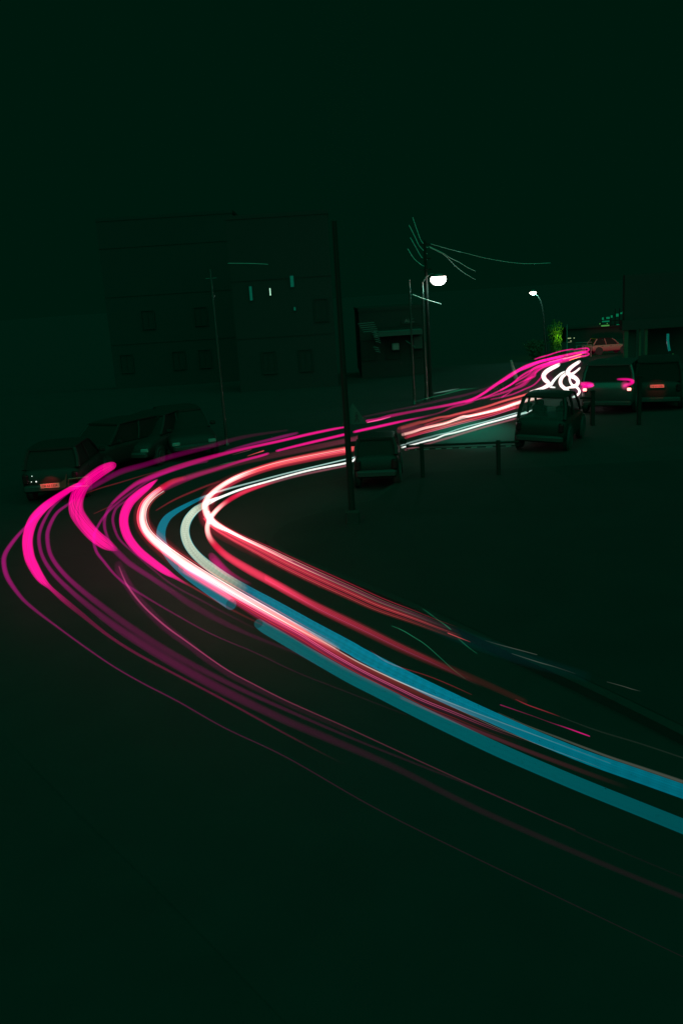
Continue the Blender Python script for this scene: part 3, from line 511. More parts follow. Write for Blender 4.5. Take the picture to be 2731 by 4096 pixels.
for lb, pts, c in (
    ('pale pink glint above the dash gap left of the sign pole', [(990, 1824, 3, .2), (1020, 1814, 3, .5), (1055, 1803, 4, .8)], 'salmon'),
    ('short brown glint left of the pale pink one', [(930, 1820, 2, .1), (970, 1808, 3, .25), (1006, 1798, 3, .35)], 'pgrey'),
    ('short teal glint below the magenta dash', [(878, 1860, 2, .2), (910, 1852, 3, .5), (942, 1845, 2, .3)], 'green'),
    ('greenish white streak right of the foot of the slim pole', [(1735, 1573, 3, .25), (1770, 1567, 5, .35), (1800, 1561, 5, .3), (1835, 1554, 3, .1)], 'mint'),
    ('long thin green streak above the far lane trails', [(1657, 1607, 2, .2), (1720, 1590, 3, .6), (1777, 1577, 3, .8), (1850, 1559, 3, .8), (1905, 1552, 2, .4)], 'green'),
    ('second green streak just over the long thin one', [(1777, 1573, 2, .4), (1820, 1562, 3, .8), (1862, 1554, 2, .4)], 'green')):
    trail(lb, pts, c, z=.3, group=GL)
tag(trail_mesh('light_trail', [(1565, 2503, 3, .5), (1610, 2522, 4, 1), (1657, 2550, 4, .9), (1700, 2578, 4, .8), (1759, 2630, 4, .6), (1810, 2677, 4, .4), (1860, 2715, 3, .2)], 'green', z=.2), 'thin crooked green line slanting across the dull red band', 'light trail', 'painted green reflections low over the road')  # these crooked tubes glow to imitate reflected light, not passing lamps
tag(trail_mesh('light_trail', [(1690, 2435, 4, .3), (1718, 2455, 5, .6), (1754, 2482, 4, .5), (1780, 2500, 5, .8), (1802, 2518, 5, .9)], 'green', z=.2), 'short crooked green line at the upper edge of the inner bundle', 'light trail', 'painted green reflections low over the road')
tag(trail_mesh('light_trail', [(1830, 2552, 4, .3), (1850, 2570, 5, .6), (1880, 2595, 4, .5), (1907, 2614, 4, .3)], 'green', z=.2), 'short crooked green line lower right of the inner bundle', 'light trail', 'painted green reflections low over the road')

def spot(name, loc, tgt, W_, ang, col, parent=None, blend=.8, rad=.15):
    l = bpy.data.lights.new(name, 'SPOT' if ang else 'POINT'); l.energy = W_; l.color = col; l.shadow_soft_size = rad
    if ang: l.spot_size = R(ang); l.spot_blend = blend
    o = bpy.data.objects.new(name, l); COL.objects.link(o); o.location = loc
    if tgt is not None: o.rotation_euler = (Vector(tgt) - Vector(loc)).to_track_quat('-Z', 'Y').to_euler()
    return o
# ------------------------------------------------------------ vehicles
def superring(y, hw, z0, z1, n=20, e=5.0):
    cz, hz = (z0 + z1) / 2, (z1 - z0) / 2; r = []
    for k in range(n):
        a = (k + .5) * 2 * math.pi / n; c, s_ = math.cos(a), math.sin(a)
        r.append((hw * math.copysign(abs(c) ** (2 / e), c), y, cz + hz * math.copysign(abs(s_) ** (2 / e), s_)))
    return r
def car(name, loc, yaw, roll, W, L, H, belt, hood, label, cat='car', paint='dark', group=None, rake=(.25, .6), glass='glass', plate=None, lit=False, lamps=True, open_cabin=True, roof_paint=None, seats=True, gh=.90, low=0):
    root = empty(name, loc, (0, R(roll), R(yaw)), label, cat, group)
    hoodz = belt - .1; st = [(-L / 2, .42, .45, belt - .25), (-L / 2 + .04, .465, .36, belt - .10), (-L / 2 + .14, .49, .3, belt - .02), (-L / 2 + .4, .5, .26, belt), (-.1 * L, .5, .24, belt), (L / 2 - hood, .5, .24, belt),
              (L / 2 - hood + .1, .5, .24, belt - .04), (L / 2 - .35, .49, .26, hoodz - .02), (L / 2 - .1, .46, .3, hoodz - .12), (L / 2 - .02, .42, .36, hoodz - .25), (L / 2, .36, .42, hoodz - .32)]
    b = MB(); b.loft([superring(y, hw * W, a, c) for y, hw, a, c in st]); body = b.build('body', paint, root, True)
    y0, y1 = -L / 2 + .16, L / 2 - hood - .02; t0, t1 = y0 + rake[0], y1 - rake[1]; bw, tw = W * gh / 2, W * (gh - .13) / 2; zt = H - .07
    rf = MB(); rings = []
    for y, k, dz in ((t0 - .05, .93, -.05), (t0, .99, -.015), (t0 + .3, 1.02, .03), ((t0 + t1) / 2, 1.03, .045), (t1 - .25, 1.02, .03), (t1, .98, -.01), (t1 + .05, .92, -.05)):
        rings.append(superring(y, (tw + .03) * k, zt - .03, zt + .03 + max(dz, 0), 20, 3))
    rf.loft(rings); rf.build('roof', roof_paint or paint, root, True)
    def gp(side, fr, top):
        y = (t0 + (t1 - t0) * fr) if top else (y0 + (y1 - y0) * fr); return Vector((side * (tw if top else bw), y, zt - .02 if top else belt - .03))
    fr_list = (0, .38, .7, 1) if L > 3.9 else (0, .5, 1)
    for sd_ in (-1, 1):
        for i, fr in enumerate(fr_list):
            p = MB(); p.tube([gp(sd_, fr, 0), gp(sd_, fr, 0).lerp(gp(sd_, fr, 1), .5) + Vector((sd_ * .025, 0, 0)), gp(sd_, fr, 1)], .06 if fr in (0,) else .04, 6); p.build('pillar', paint, root, True)
        for i in range(len(fr_list) - 1):
            a, c = fr_list[i] + .02, fr_list[i + 1] - .02; q = MB()
            q.quad(gp(sd_, a, 0), gp(sd_, c, 0), gp(sd_, c, 1), gp(sd_, a, 1)); q.build('side_window', glass, root)
    q = MB(); q.quad(gp(-1, 0, 0), gp(1, 0, 0), gp(1, 0, 1), gp(-1, 0, 1)); q.build('rear_window', glass, root)
    q = MB(); q.quad(gp(1, 1, 0), gp(-1, 1, 0), gp(-1, 1, 1), gp(1, 1, 1)); q.build('windscreen', glass, root)
    if seats:
        for sx, sy in ((-.24, .08), (.24, .08), (-.24, .50), (.24, .50)):
            if low and sy < .3: continue
            s_ = MB(); yy = y0 + (y1 - y0) * sy + .2
            s_.rbox((sx * W, yy, belt + .02), (.46 * W / 1.55, .14, .3), .05); s_.rbox((sx * W, yy, belt + .24), (.24, .09, .18), .04)
            s_.build('seat', 'seat', root, True)
    rw = .29 if H < 1.6 else .36
    for sx in (-1, 1):
        for sy in (-L * .31, L * .33):
            a = MB(); a.lathe([(.01, 0), (rw + .06, 0), (rw + .06, .012), (.01, .012)], (sx * (W / 2 - .005) - (.012 if sx < 0 else 0) + sx * .003, sy, rw + .02), 24, 'x'); a.build('wheel_arch', 'rubber', root)
            wh = MB(); cx = sx * (W / 2 - .07)
            wh.lathe([(.6 * rw, -.09), (rw * .94, -.09), (rw, -.06), (rw, .06), (rw * .94, .09), (.6 * rw, .09)], (cx + sx * .02, sy, rw), 24, 'x'); wo = wh.build('wheel', 'rubber', root, True)
            rm = MB(); rm.lathe([(.02, 0), (rw * .2, .0), (rw * .22, -.015), (rw * .55, -.02), (rw * .6, .01), (rw * .6, -.03), (.02, -.03)], (cx + sx * .105, sy, rw), 20, 'x'); rm.build('rim', 'rim', wo, True)
    bp = MB(); bp.rbox((0, -L / 2 - .03, .42), (W * .92, .16, .2), .05); bp.build('bumper', 'plastic', root, True)
    bp = MB(); bp.rbox((0, L / 2 + .01, .42), (W * .86, .16, .2), .05); bp.build('bumper', 'plastic', root, True)
    for sx in (-1, 1):
        t = MB(); t.rbox((sx * W * .41, -L / 2 - .012, belt - .24), (.15, .09, .26), .03); to = t.build('tail_lamp', 'redlens', root, True)
        if lit:
            k = MB(); k.rbox((sx * W * .415, -L / 2 - .075, belt - .27), (.14, .05, .10), .02); ko = k.build('bulb', 'litred', to, True, 'brightly lit brake lamp')
        t = MB(); t.rbox((sx * W * .36, L / 2 - .03, hoodz - .26), (.26, .1, .15), .04); t.build('headlamp', 'clearlens', root, True)
        mi = MB(); mi.rbox((sx * (W / 2 + .1), y1 - .25, belt + .06), (.18, .08, .13), .03); mi.build('mirror', paint, root, True)
        for hy in ((y0 + y1) / 2 - .35, y1 - .75):
            h = MB(); h.rbox((sx * (W / 2 + .012), hy, belt - .14), (.02, .16, .03), .008); h.build('door_handle', 'plastic', root)
    if plate:
        px_, pz, txt, sc = plate
        p = MB(); p.rbox((px_, -L / 2 - .125, pz), (.50 * sc, .012, .12 * sc), .005); po = p.build('number_plate', 'platem', root)
        text_mesh('lettering', txt, .085 * sc, M['ink'], po, (px_, -L / 2 - .134, pz - .002), sx=.95)
    return root

# left: the car whose plate is reddened by an added spot
pA = at(200, 1942, .5)
carA = car('parked_car', (pA.x - .05, pA.y + 1.85, 0), 2, 0, 1.55, 3.5, 1.45, .92, .9, 'dark parked car at far left whose lit number plate reads HP 63 5324', plate=(0, .50, 'HP 63 5324', 1.0), paint='dark', glass='darkglass', group='cars parked along the left of the road')
spot('plate_fill_light', pA + Vector((0, -.42, .30)), pA, 20, 62, (1, .03, .07), rad=.03)  # added red spot that brightens the plate, no lamp part here
wd = MB(); wd.v = [(.27, -1.90, .42), (.41, -1.90, .42), (.46, -1.90, .78), (.40, -1.90, .64), (.27, -1.90, .56), (.27, -1.87, .42), (.41, -1.87, .42), (.46, -1.87, .78), (.40, -1.87, .64), (.27, -1.87, .56)]
wd.f = [(0, 1, 2, 3, 4), (9, 8, 7, 6, 5)] + [(i, (i + 5), (i + 1) % 5 + 5, (i + 1) % 5) for i in range(5)]
wd.build('reflector', 'orange', carA)
rr = MB()
for a_, b_ in (((.46, -1.9, .44), (.50, -1.9, .64)), ((.50, -1.9, .64), (1.0, -1.88, .66)), ((.46, -1.9, .44), (.98, -1.88, .42))): rr.tube([a_, b_], .022, 6)
rr.build('bumper_frame', 'orange', carA)
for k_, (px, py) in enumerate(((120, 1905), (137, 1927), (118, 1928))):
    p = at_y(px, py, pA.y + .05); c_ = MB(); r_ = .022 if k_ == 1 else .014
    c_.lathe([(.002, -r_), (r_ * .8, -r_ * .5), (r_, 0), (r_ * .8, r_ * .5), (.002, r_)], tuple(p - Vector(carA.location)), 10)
    o = c_.build('glint_bead', mat('glint_bead_glow', (.8, .8, .8), .2, emit=(.9, .8, .8), es=1) if k_ == 0 else 'glint_bead_glow' and bpy.data.materials['glint_bead_glow'], carA)  # emissive beads painted in as glints on the car
LG = 'cars parked along the left of the road'
for (px, py, yaw, ln, lb) in ((400, 1925, 150, 3.7, 'dark parked car behind the broad magenta ribbon'), (570, 1880, 165, 3.6, 'dark parked car between the ribbon and the slim left pole'), (700, 1850, 200, 3.8, 'dark parked car at the foot of the slim left pole')):
    p = ground_at(px, py); car('parked_car', (p.x, p.y + 2.0, 0), yaw, 0, 1.6, ln, 1.5, .92, .95, lb, glass='darkglass', paint='dark', group=LG)

# right: the dark car seen through its windows
p = ground_at(2205, 1812)
car('parked_car', (p.x + .36, p.y + 1.6, 0), -26, 3, 1.5, 3.2, 1.63, 1.0, .7, 'black parked car in front of the white squiggles with trails showing through its windows', low=1, glass='glass', rake=(.28, .55))
# small dark car hiding part of the straight
p = ground_at(1528, 1955)
car('parked_car', (p.x, p.y + 1.1, 0), -6, 0, 1.12, 2.4, 1.32, .88, .6, 'small black car breaking the trails just right of the sign pole', glass='darkglass', rake=(.2, .45))
# SUV with lit tail lamps
p = ground_at(2412, 1665)
suv = car('estate_car', (p.x + 1.15, p.y + 2.2, 0), -26, 0, 1.85, 4.4, 1.84, 1.2, 1.0, 'large silver grey off road car with both tail lamps lit red', paint='silver', glass='darkglass', rake=(.14, .7), lit=True, gh=.94, roof_paint='silver')
# third car with illegible plate reddened by an added spot
p = ground_at(2610, 1650)
van = car('parked_van', (p.x + .95, p.y + 2.2, 0), -20, 0, 1.7, 4.2, 1.82, 1.08, .7, 'dark van right of the large silver car with a number plate lit red', cat='van', paint='dark', glass='darkglass', rake=(.1, .5), plate=(-.02, .92, 'HP 63 1206', .95), gh=.94)
# pale hatchback far away
p = ground_at(2437, 1417)
hb = car('parked_car', (p.x + .05, p.y + .8, gz(p.x, p.y)), -84, 0, 1.5, 3.4, 1.42, .86, .95, 'pale pinkish hatchback parked side on beside the far pillar', paint='pinkcar', glass='darkglass', rake=(.35, .6), roof_paint='dark')

q_ = ground_at(2340, 1500); spot('hatchback_fill_light', q_ + Vector((0, 0, 1.2)), at_y(2440, 1385, 78), 21000, 9, (1, .03, .22), rad=.3)  # added red spot on the hatchback, stands for passing tail lamps
q_ = van.location + Matrix.Rotation(R(-20), 3, 'Z') @ Vector((-.02, -2.23, .92)); spot('van_plate_fill_light', q_ + Vector((-.1, -.42, .3)), q_, 20, 62, (1, .03, .07), rad=.03)  # added red fill aimed at the van plate
# magenta swirls in front of the silver car
YS = ground_at(2412, 1665).y - .4
trail('magenta hook round the right tail lamp of the silver car', [(2466, 1517, 7, .3), (2485, 1517, 9, .7), (2510, 1518, 10, .8), (2526, 1523, 13, .9), (2528, 1529, 13, .9), (2516, 1536, 13, .7), (2500, 1541, 14, .6), (2490, 1545, 10, .4)], 'mag', z=('Y', YS), group='magenta swirls over the silver car')
trail('solid magenta swirl over the left tail lamp of the silver car', [(2320, 1535, 12, .8), (2340, 1537, 18, 1), (2360, 1539, 18, 1), (2369, 1541, 12, .9), (2350, 1546, 14, .7), (2326, 1549, 10, .5)], 'mag', z=('Y', YS), group='magenta swirls over the silver car')
for lb, x, y, r in (('soft added magenta halo at the right tail lamp', 2497, 1541, 30), ('soft added magenta halo at the left tail lamp', 2330, 1553, 30)):  # glow round each lamp painted in as short luminous tubes
    trail(lb, [(x - 14, y, r * .5, .05), (x - 5, y, r, .3), (x + 5, y, r, .3), (x + 14, y, r * .5, .05)], 'mag', z=('Y', YS), group='magenta swirls over the silver car')

# ------------------------------------------------------------ poles, lamps, wires
def pole_from(px, py, topy, name, label, r0, r1, cat='pole', m='steel', Y=None, extra=None):
    b_ = ground_at(px, py) if Y is None else at_y(px, py, Y); base = Vector((b_.x, b_.y, gz(b_.x, b_.y)))
    # height at which the vertical line reaches the pixel row topy
    lo, hi = 0, 30
    for _ in range(50):
        h = (lo + hi) / 2; q = base + Vector((0, 0, h)) - EYE; yy = CY - FPX * q.dot(UPV) / q.dot(FWD)
        if yy > topy: lo = h
        else: hi = h
    root = empty(name, base, label=label, cat=cat)
    MB().tube([(0, 0, 0), (0, 0, h * .5), (0, 0, h)], [r0, (r0 + r1) / 2, r1], 12).build('shaft', m, root, True)
    MB().lathe([(r0 * 2, 0), (r0 * 2, .05), (r0 * 1.3, .09), (r0 * 1.05, .25)], n=12).build('base_collar', m, root, True)
    return root, base, h
root, base, h = pole_from(908, 1782, 1076, 'utility_pole', 'slim bare pole at left standing behind the far lane trails', .045, .03)
MB().lathe([(.07, h - .9), (.07, h - .84)], n=10).build('band', 'steel', root)
MB().tube([(-.18, 0, h - .3), (.18, 0, h - .3)], .015, 6).build('crossarm', 'steel', root)
root, base, h = pole_from(1412, 2112, 884, 'sign_pole', 'tall dark pole in the middle carrying a triangular warning sign', .072, .045, cat='sign pole', m='darkpole')
MB().rbox((0, 0, .2), (.3, .3, .4), .03).build('plinth', 'kerb', root, True)
sg = at_y(1410, 1665, base.y + .06) - base
tri = MB()
w2, ht = .26, .44
for yy in (0, .012):
    tri.v += [(sg.x - w2 + .02, sg.y + yy, sg.z - ht * .38), (sg.x + w2 + .02, sg.y + yy, sg.z - ht * .38), (sg.x + .02, sg.y + yy, sg.z + ht * .62)]
tri.f = [(0, 1, 2), (5, 4, 3), (0, 3, 4, 1), (1, 4, 5, 2), (2, 5, 3, 0)]; so_ = tri.build('sign_plate', 'sign', root)
pw = MB(); ox, oz = sg.x + .085, sg.z - .03
pw.lathe([(.002, -.003), (.02, -.002), (.02, .002), (.002, .003)], (ox, sg.y - .006, oz + .1), 10, 'y')
for a_, b_, r_ in (((0, .075), (0, 0), .018), ((0, .06), (-.05, .015), .009), ((0, .06), (.045, .02), .009), ((0, 0), (-.045, -.09), .011), ((0, 0), (.045, -.09), .011)):
    pw.tube([(ox + a_[0], sg.y - .004, oz + a_[1]), (ox + b_[0], sg.y - .004, oz + b_[1])], r_, 6)
pw.build('walking_figure', 'plastic', so_)
root, base3, h3 = pole_from(1657, 1620, 1117, 'utility_pole', 'thin pole left of the bright street lamp with a short bracket', .05, .035)
MB().tube([(-.25, 0, 2.75), (.0, 0, 2.55), (.12, 0, 2.45)], .02, 6).build('bracket', 'steel', root)
# main street lamp
b_ = ground_at(1706, 1600); LP = at_y(1752, 1106, b_.y); base = Vector((b_.x, b_.y, 0))
lamp = empty('street_lamp', base, label='brightest street lamp with a burnt out white head on a twin wired pole', cat='street lamp')
top = Vector((at_y(1700, 1120, b_.y).x, b_.y, LP.z - .1)) - base; lh = LP - base
MB().tube([(0, 0, 0), (0, 0, 3), (0, 0, lh.z - .2)], [.075, .06, .045], 12).build('shaft', 'steel', lamp, True)
MB().lathe([(.16, 0), (.16, .06), (.1, .1), (.08, .4)], n=12).build('base_collar', 'steel', lamp, True)
MB().tube([(0, 0, lh.z - .25), (lh.x * .25, 0, lh.z + .02), (lh.x * .55, 0, lh.z + .12), (lh.x * .8, 0, lh.z + .12)], .03, 8).build('arm', 'steel', lamp, True)
MB().lathe([(.05, .16), (.2, .14), (.32, .08), (.36, .0), (.33, -.01)], tuple(lh), 20).build('lamp_hood', 'steel', lamp, True)
MB().lathe([(.31, -.005), (.34, -.08), (.33, -.2), (.25, -.3), (.12, -.36), (.01, -.38)], tuple(lh), 20).build('lamp_bowl', 'bulb', lamp, True)
sp = spot('lamp_light', LP + Vector((0, -.5, -.45)), ground_at(1880, 1715), 3800, 21, (.02, 1, .62), blend=1)
spot('lamp_glow_light', LP + Vector((0, 0, -.5)), None, 70, 0, (.35, 1, .8))
# second lamp with curved arm
H2 = at_y(2130, 1168, 58); B2 = at_y(2178, 1330, 58)
b2 = Vector((B2.x + .15, 58, gz(B2.x, 58))); lm2 = empty('street_lamp', b2, label='smaller lit street lamp farther off with a curved arm', cat='street lamp')
rel = [at_y(x, y, 58) - b2 for x, y in ((2177, 1330), (2174, 1260), (2168, 1225), (2161, 1200), (2150, 1183), (2138, 1173))]
MB().tube([(0, 0, 0)] + [tuple(p) for p in rel], [.09, .08, .06, .055, .05, .045, .04], 10).build('shaft', 'steel', lm2, True)
hh = H2 - b2
MB().lathe([(.03, .18), (.18, .14), (.22, .05), (.2, .0)], tuple(hh), 16).build('lamp_hood', 'steel', lm2, True)
MB().lathe([(.19, .02), (.2, -.06), (.14, -.14), (.01, -.17)], tuple(hh), 16).build('lamp_bowl', 'bulb', lm2, True)
spot('lamp_light_far', H2 + Vector((0, -.2, -.3)), None, 160, 0, (.3, 1, .75))
# thin lit pole on the far kerb
root, _b, _h = pole_from(2266, 1426, 1296, 'marker_pole', 'thin pale pole lit from below beside the magenta braid', .05, .03, m='whitepost')
# mast the cables hang from
root, mb_, mh_ = pole_from(1722, 1596, 962, 'cable_mast', 'dark mast behind the bright lamp that the cables hang from', .08, .06, cat='mast', m='darkpole')
for dz_ in (.15, .75, 1.2):
    MB().tube([(-.25, 0, mh_ - dz_), (.25, 0, mh_ - dz_)], .03, 6).build('crossarm', 'darkpole', root)
# cables
def cable(label, pts, Y, r=.011, name='cable', group='overhead cables near the bright lamp', m='wire'):
    W_ = [at_y(p[0], p[1], Y if not isinstance(Y, tuple) else Y[0] + (Y[1] - Y[0]) * i / (len(pts) - 1)) for i, p in enumerate(pts)]
    Q = catmull([tuple(x) for x in W_], 6)
    return tag(MB().tube(Q, r, 6).build(name, m, smooth=True), label, 'cable', group)
YL = b_.y
cable('cable hanging highest left of the bright lamp', [(1650, 870), (1676, 946), (1690, 972), (1706, 989), (1712, 988)], YL + .6)
cable('cable hanging second highest left of the bright lamp', [(1635, 900), (1660, 950), (1674, 980), (1692, 1001), (1708, 1016)], YL + .6)
cable('cable hanging third left of the bright lamp, ending in a hook', [(1640, 950), (1660, 985), (1682, 1024), (1696, 1036), (1708, 1039)], YL + .5)
cable('cable hanging lowest left of the bright lamp', [(1630, 995), (1655, 1034), (1680, 1056), (1694, 1064), (1706, 1063)], YL + .5)
cable('long cable running right from above the bright lamp', [(1716, 974), (1786, 994), (1820, 1003), (1862, 1013), (1957, 1036), (2084, 1054), (2200, 1052)], (YL + .4, YL + 12))
cable('middle cable right of the bright lamp', [(1716, 986), (1770, 1012), (1798, 1031), (1835, 1049), (1866, 1068), (1900, 1085)], (YL + .4, YL + 3))
cable('lowest cable right of the bright lamp', [(1718, 990), (1770, 1016), (1793, 1036), (1830, 1073), (1870, 1101), (1900, 1118)], (YL + .3, YL + 3))
cable('pale strut crossing below the bright lamp', [(1649, 1178), (1680, 1190), (1720, 1203), (1763, 1216)], YL - .1, r=.018)
cable('faint level wire before the dark left building', [(912, 1053), (960, 1053), (1010, 1054), (1072, 1057)], 44, r=.008, group='wires on the left')

# ------------------------------------------------------------ guard rail on the pavement and posts
def rail(label, a, b, hts, posts, r=.03, name='guard_rail', m='darkpole'):
    A_, B_ = ground_at(*a), ground_at(*b); root = empty(name, A_, label=label, cat='guard rail'); d = B_ - A_
    for h_ in hts: MB().tube([(0, 0, h_), tuple(d + Vector((0, 0, h_)))], r, 8).build('rail', m, root, True)
    for t in posts: MB().rbox((d.x * t, d.y * t, .5), (.1, .1, 1.02), .012).build('post', m, root, True)
    return root, d
gr, d = rail('low dark guard rail with small pale tabs in front of the straight', (1630, 1930), (2075, 1915), (.95,), (.14, .82))
MB().tube([(0, 0, .86), tuple(d + Vector((0, 0, .86)))], .012, 6).build('rail', 'darkpole', gr)
for px, wd_ in ((1640, 6), (1668, 8), (1710, 26), (1758, 26), (1802, 26), (1852, 28), (1900, 26), (1960, 30), (2035, 24)):
    t = (px - 1630) / 445; c_ = d * t
    MB().rbox((c_.x, c_.y - .02, .855), (wd_ * .0057, .012, .02), .003).build('light_dash_tab', 'clearlens', gr)  # pale tabs put in for dashes of light along the rail
g2, d2 = rail('dark guard rail with diagonal brace left of the silver car', (2318, 1700), (2372, 1702), (.92,), (.95,))
MB().tube([(.02, 0, .35), (d2.x, d2.y, .9)], .02, 6).build('brace', 'darkpole', g2)
for lb, px, py, hh_, wd_ in (('dark square post in front of the silver car', 2368, 1702, 1.15, .13), ('dark square post between the silver car and the van', 2553, 1700, 1.6, .12)):
    q = ground_at(px, py); root = empty('bollard', q, label=lb, cat='bollard', group='dark posts before the parked cars')
    MB().rbox((0, 0, hh_ / 2), (wd_, wd_, hh_), .01).build('shaft', 'darkpole', root, True); MB().rbox((0, 0, hh_ + .012), (wd_ + .03, wd_ + .03, .025), .005).build('cap', 'darkpole', root, True)
q = ground_at(2062, 1515); root = empty('marker_post', q, (0, R(-14), 0), 'pale leaning marker post behind the magenta braid', 'post')
MB().tube([(0, 0, 0), (0, 0, .5), (0, 0, 1.0)], [.12, .10, .06], 8).build('shaft', 'whitepost', root, True)

# ------------------------------------------------------------ buildings
def building(name, label, xl, xr, ytop, Y, depth, m='wall', rows=(), zb=None, parapet=True):
    zg = gz(0, Y); a, b_ = at_y(xl, 1500, Y), at_y(xr, 1500, Y); zt = at_y((xl + xr) / 2, ytop, Y).z
    # keep walls upright: use the x at mid height
    xa, xb = at_y(xl, (1500 + ytop) / 2, Y).x, at_y(xr, (1500 + ytop) / 2, Y).x
    root = empty(name, ((xa + xb) / 2, Y, zg), label=label, cat='building'); w_, h_ = xb - xa, zt - zg
    MB().box((0, depth / 2, h_ / 2), (w_, depth, h_)).build('wall', m, root)
    MB().box((0, depth / 2, h_ + .1), (w_ + .06, depth + .06, .2)).build('roof', m, root)
    for k in range(1, int(h_ // 3) + 1):
        MB().box((0, -.015, k * 3.0 - .1), (w_ - .02, .03, .14)).build('floor_band', m, root)
    return root, w_, h_
def window(root, x, z, w_, h_, pane='pane', y=0, sill=True):
    f = MB()
    for c, dd in (((x - w_ / 2, y - .03, z), (.06, .1, h_ + .12)), ((x + w_ / 2, y - .03, z), (.06, .1, h_ + .12)), ((x, y - .03, z + h_ / 2 + .03), (w_ - .06, .096, .06)), ((x, y - .03, z - h_ / 2 - .03), (w_ - .06, .096, .06)), ((x, y - .028, z), (.04, .07, h_ - .01))): f.box(c, dd)
    fo = f.build('window', 'frame', root); MB().box((x, y - .012, z), (w_ - .07, .016, h_)).build('pane', pane, fo)
    return fo
def px_window(root, px, y0, y1, wpx, pane, Y):
    a, b_ = at_y(px, y0, Y), at_y(px, y1, Y); wv = wpx * Y / FPX
    c = (a + b_) / 2 - Vector(root.location); MB().box((c.x, -.02, c.z), (wv + .1, .03, a.z - b_.z + .1)).build('window', 'frame', root)
    return MB().box((c.x, -.045, c.z), (wv, .03, a.z - b_.z)).build('lit_window', pane, root)
Yb = 48
bl, w_, h_ = building('town_house', 'unlit block on the left with narrow lit window slits', 930, 1330, 866, Yb, 3, 'wall')
for px, a, b2_, wd_, pn in ((1004, 1145, 1202, 10, 'teal_lit'), (1081, 1153, 1182, 4, 'white_lit'), (1168, 1103, 1148, 13, 'teal_lit'), (1179, 1228, 1242, 7, 'teal_lit')):
    px_window(bl, px, a, b2_, wd_, pn, Yb)
for i, k in ((1, 0), (3, 0), (4, 1)): window(bl, -w_ / 2 + .65 + i * (w_ - 1.3) / 4, 1.5 + k * 2.6, .7, 1.1)
bm, w2_, h2_ = building('town_house', 'wide unlit block far left, behind the one with lit slits', 420, 958, 868, 58, 3, 'wall2')
for i, k in ((0, 0), (2, 0), (3, 0), (1, 1), (3, 1)): window(bm, -w2_ / 2 + .9 + i * (w2_ - 1.8) / 4, 1.6 + k * 2.7, .8, 1.1)
bn, w3_, h3_ = building('town_house', 'low unlit house behind the striped tin sheets, dim flat canopy over its front', 1440, 1700, 1240, 52, 8, 'wall')
cn = at_y(1592, 1332, 51) - Vector(bn.location); MB().box((cn.x, -.65, cn.z), (2.7, 1.3, .26)).build('canopy', mat('canopy_render', (.04, .042, .04), .9), bn)
q = at_y(1582, 1387, 51.5) - Vector(bn.location); MB().rbox((q.x, -.3, q.z), (.42, .4, .42), .04).build('air_conditioner', 'pale', bn, True)
q = at_y(1672, 1370, 51.5) - Vector(bn.location); MB().box((q.x, -.2, q.z), (.5, .3, .7)).build('shutter_box', mat('shutter_grey', (.03, .031, .03), .8), bn)
for i, x_ in enumerate((-1.4, 0, 1.4)): window(bn, x_, 1.6, .8, 1.1)
q = at_y(1637, 1283, 51.9) - Vector(bn.location)
sb = MB().box((q.x, -.05, q.z), (.95, .06, .36)).build('sign_board', 'wall', bn); text_mesh('lettering', 'ALC', .3, M['tin'], sb, (q.x, -.085, q.z))
# striped tin sheets
for lb, px, py, n_, wd_, tl in (('ribbed pale sheet hanging left of the low house', 1463, 1290, 5, .85, -7), ('narrow ribbed strip below the hanging sheet', 1500, 1330, 5, .35, 4), ('small dim ribbed strip lowest by the low house', 1503, 1387, 3, .28, -2)):
    c_ = at_y(px, py, 47); root = empty('tin_sheet', c_, (0, R(tl), 0), lb, 'tin sheet', 'ribbed tin sheets by the low house')
    for k in range(n_):
        MB().tube([(-wd_ / 2 + .05 * k, 0, -k * .115), (0 + .05 * k, -.04, -k * .115 - .03), (wd_ / 2 + .03 * k, 0, -k * .115 - .08)], .022, 6).build('rib', 'tin', root, True)
    MB().tube([(wd_ / 2 - .03, .03, .1), (wd_ / 2 + .1, .03, -n_ * .12 - .3)], .015, 6).build('upright', 'darkpole', root)
# right hand building with pillars
Yr = 47
br = empty('arcade_building', (at_y(2600, 1440, Yr).x, Yr, 0), label='dim building at the right with tall pillars and a deep beam', cat='building')
def rb(name, x0, x1, y0, y1, dy, th, m):
    a, b_ = at_y(x0, y0, Yr) - Vector(br.location), at_y(x1, y1, Yr) - Vector(br.location)
    z1, z0 = a.z, b_.z
    return MB().box(((a.x + b_.x) / 2, dy, (z0 + z1) / 2), (abs(b_.x - a.x), th, abs(z1 - z0))).build(name, m, br)
col_m = mat('pillar_render', (.035, .05, .03), .9, vary=.2); wl = mat('arcade_wall', (.026, .03, .028), .95, vary=.2)
for x0, x1 in ((2492, 2508), (2553, 2560), (2575, 2586)):
    a = at_y((x0 + x1) / 2, 1370, Yr).x - br.location.x; hw = (x1 - x0) * Yr / FPX
    zt = at_y(x0, 1298, Yr).z
    MB().box((a, 0, zt / 2), (hw, hw, zt)).build('pillar', col_m, br)
a = at_y(2532, 1370, Yr).x - br.location.x; zt = at_y(2532, 1298, Yr).z
MB().box((a, .4, zt / 2), (.52, .1, zt)).build('wall', wl, br)
a = at_y(2700, 1400, Yr).x - br.location.x; MB().box((a + .3, 1.5, zt / 2), (2.8, .15, zt)).build('wall', 'wall', br)
rb('beam', 2482, 2731 + 90, 1283, 1300, .05, .5, 'wall2')
rb('upper_wall', 2500, 2731 + 90, 1100, 1281, .25, .3, 'wall')
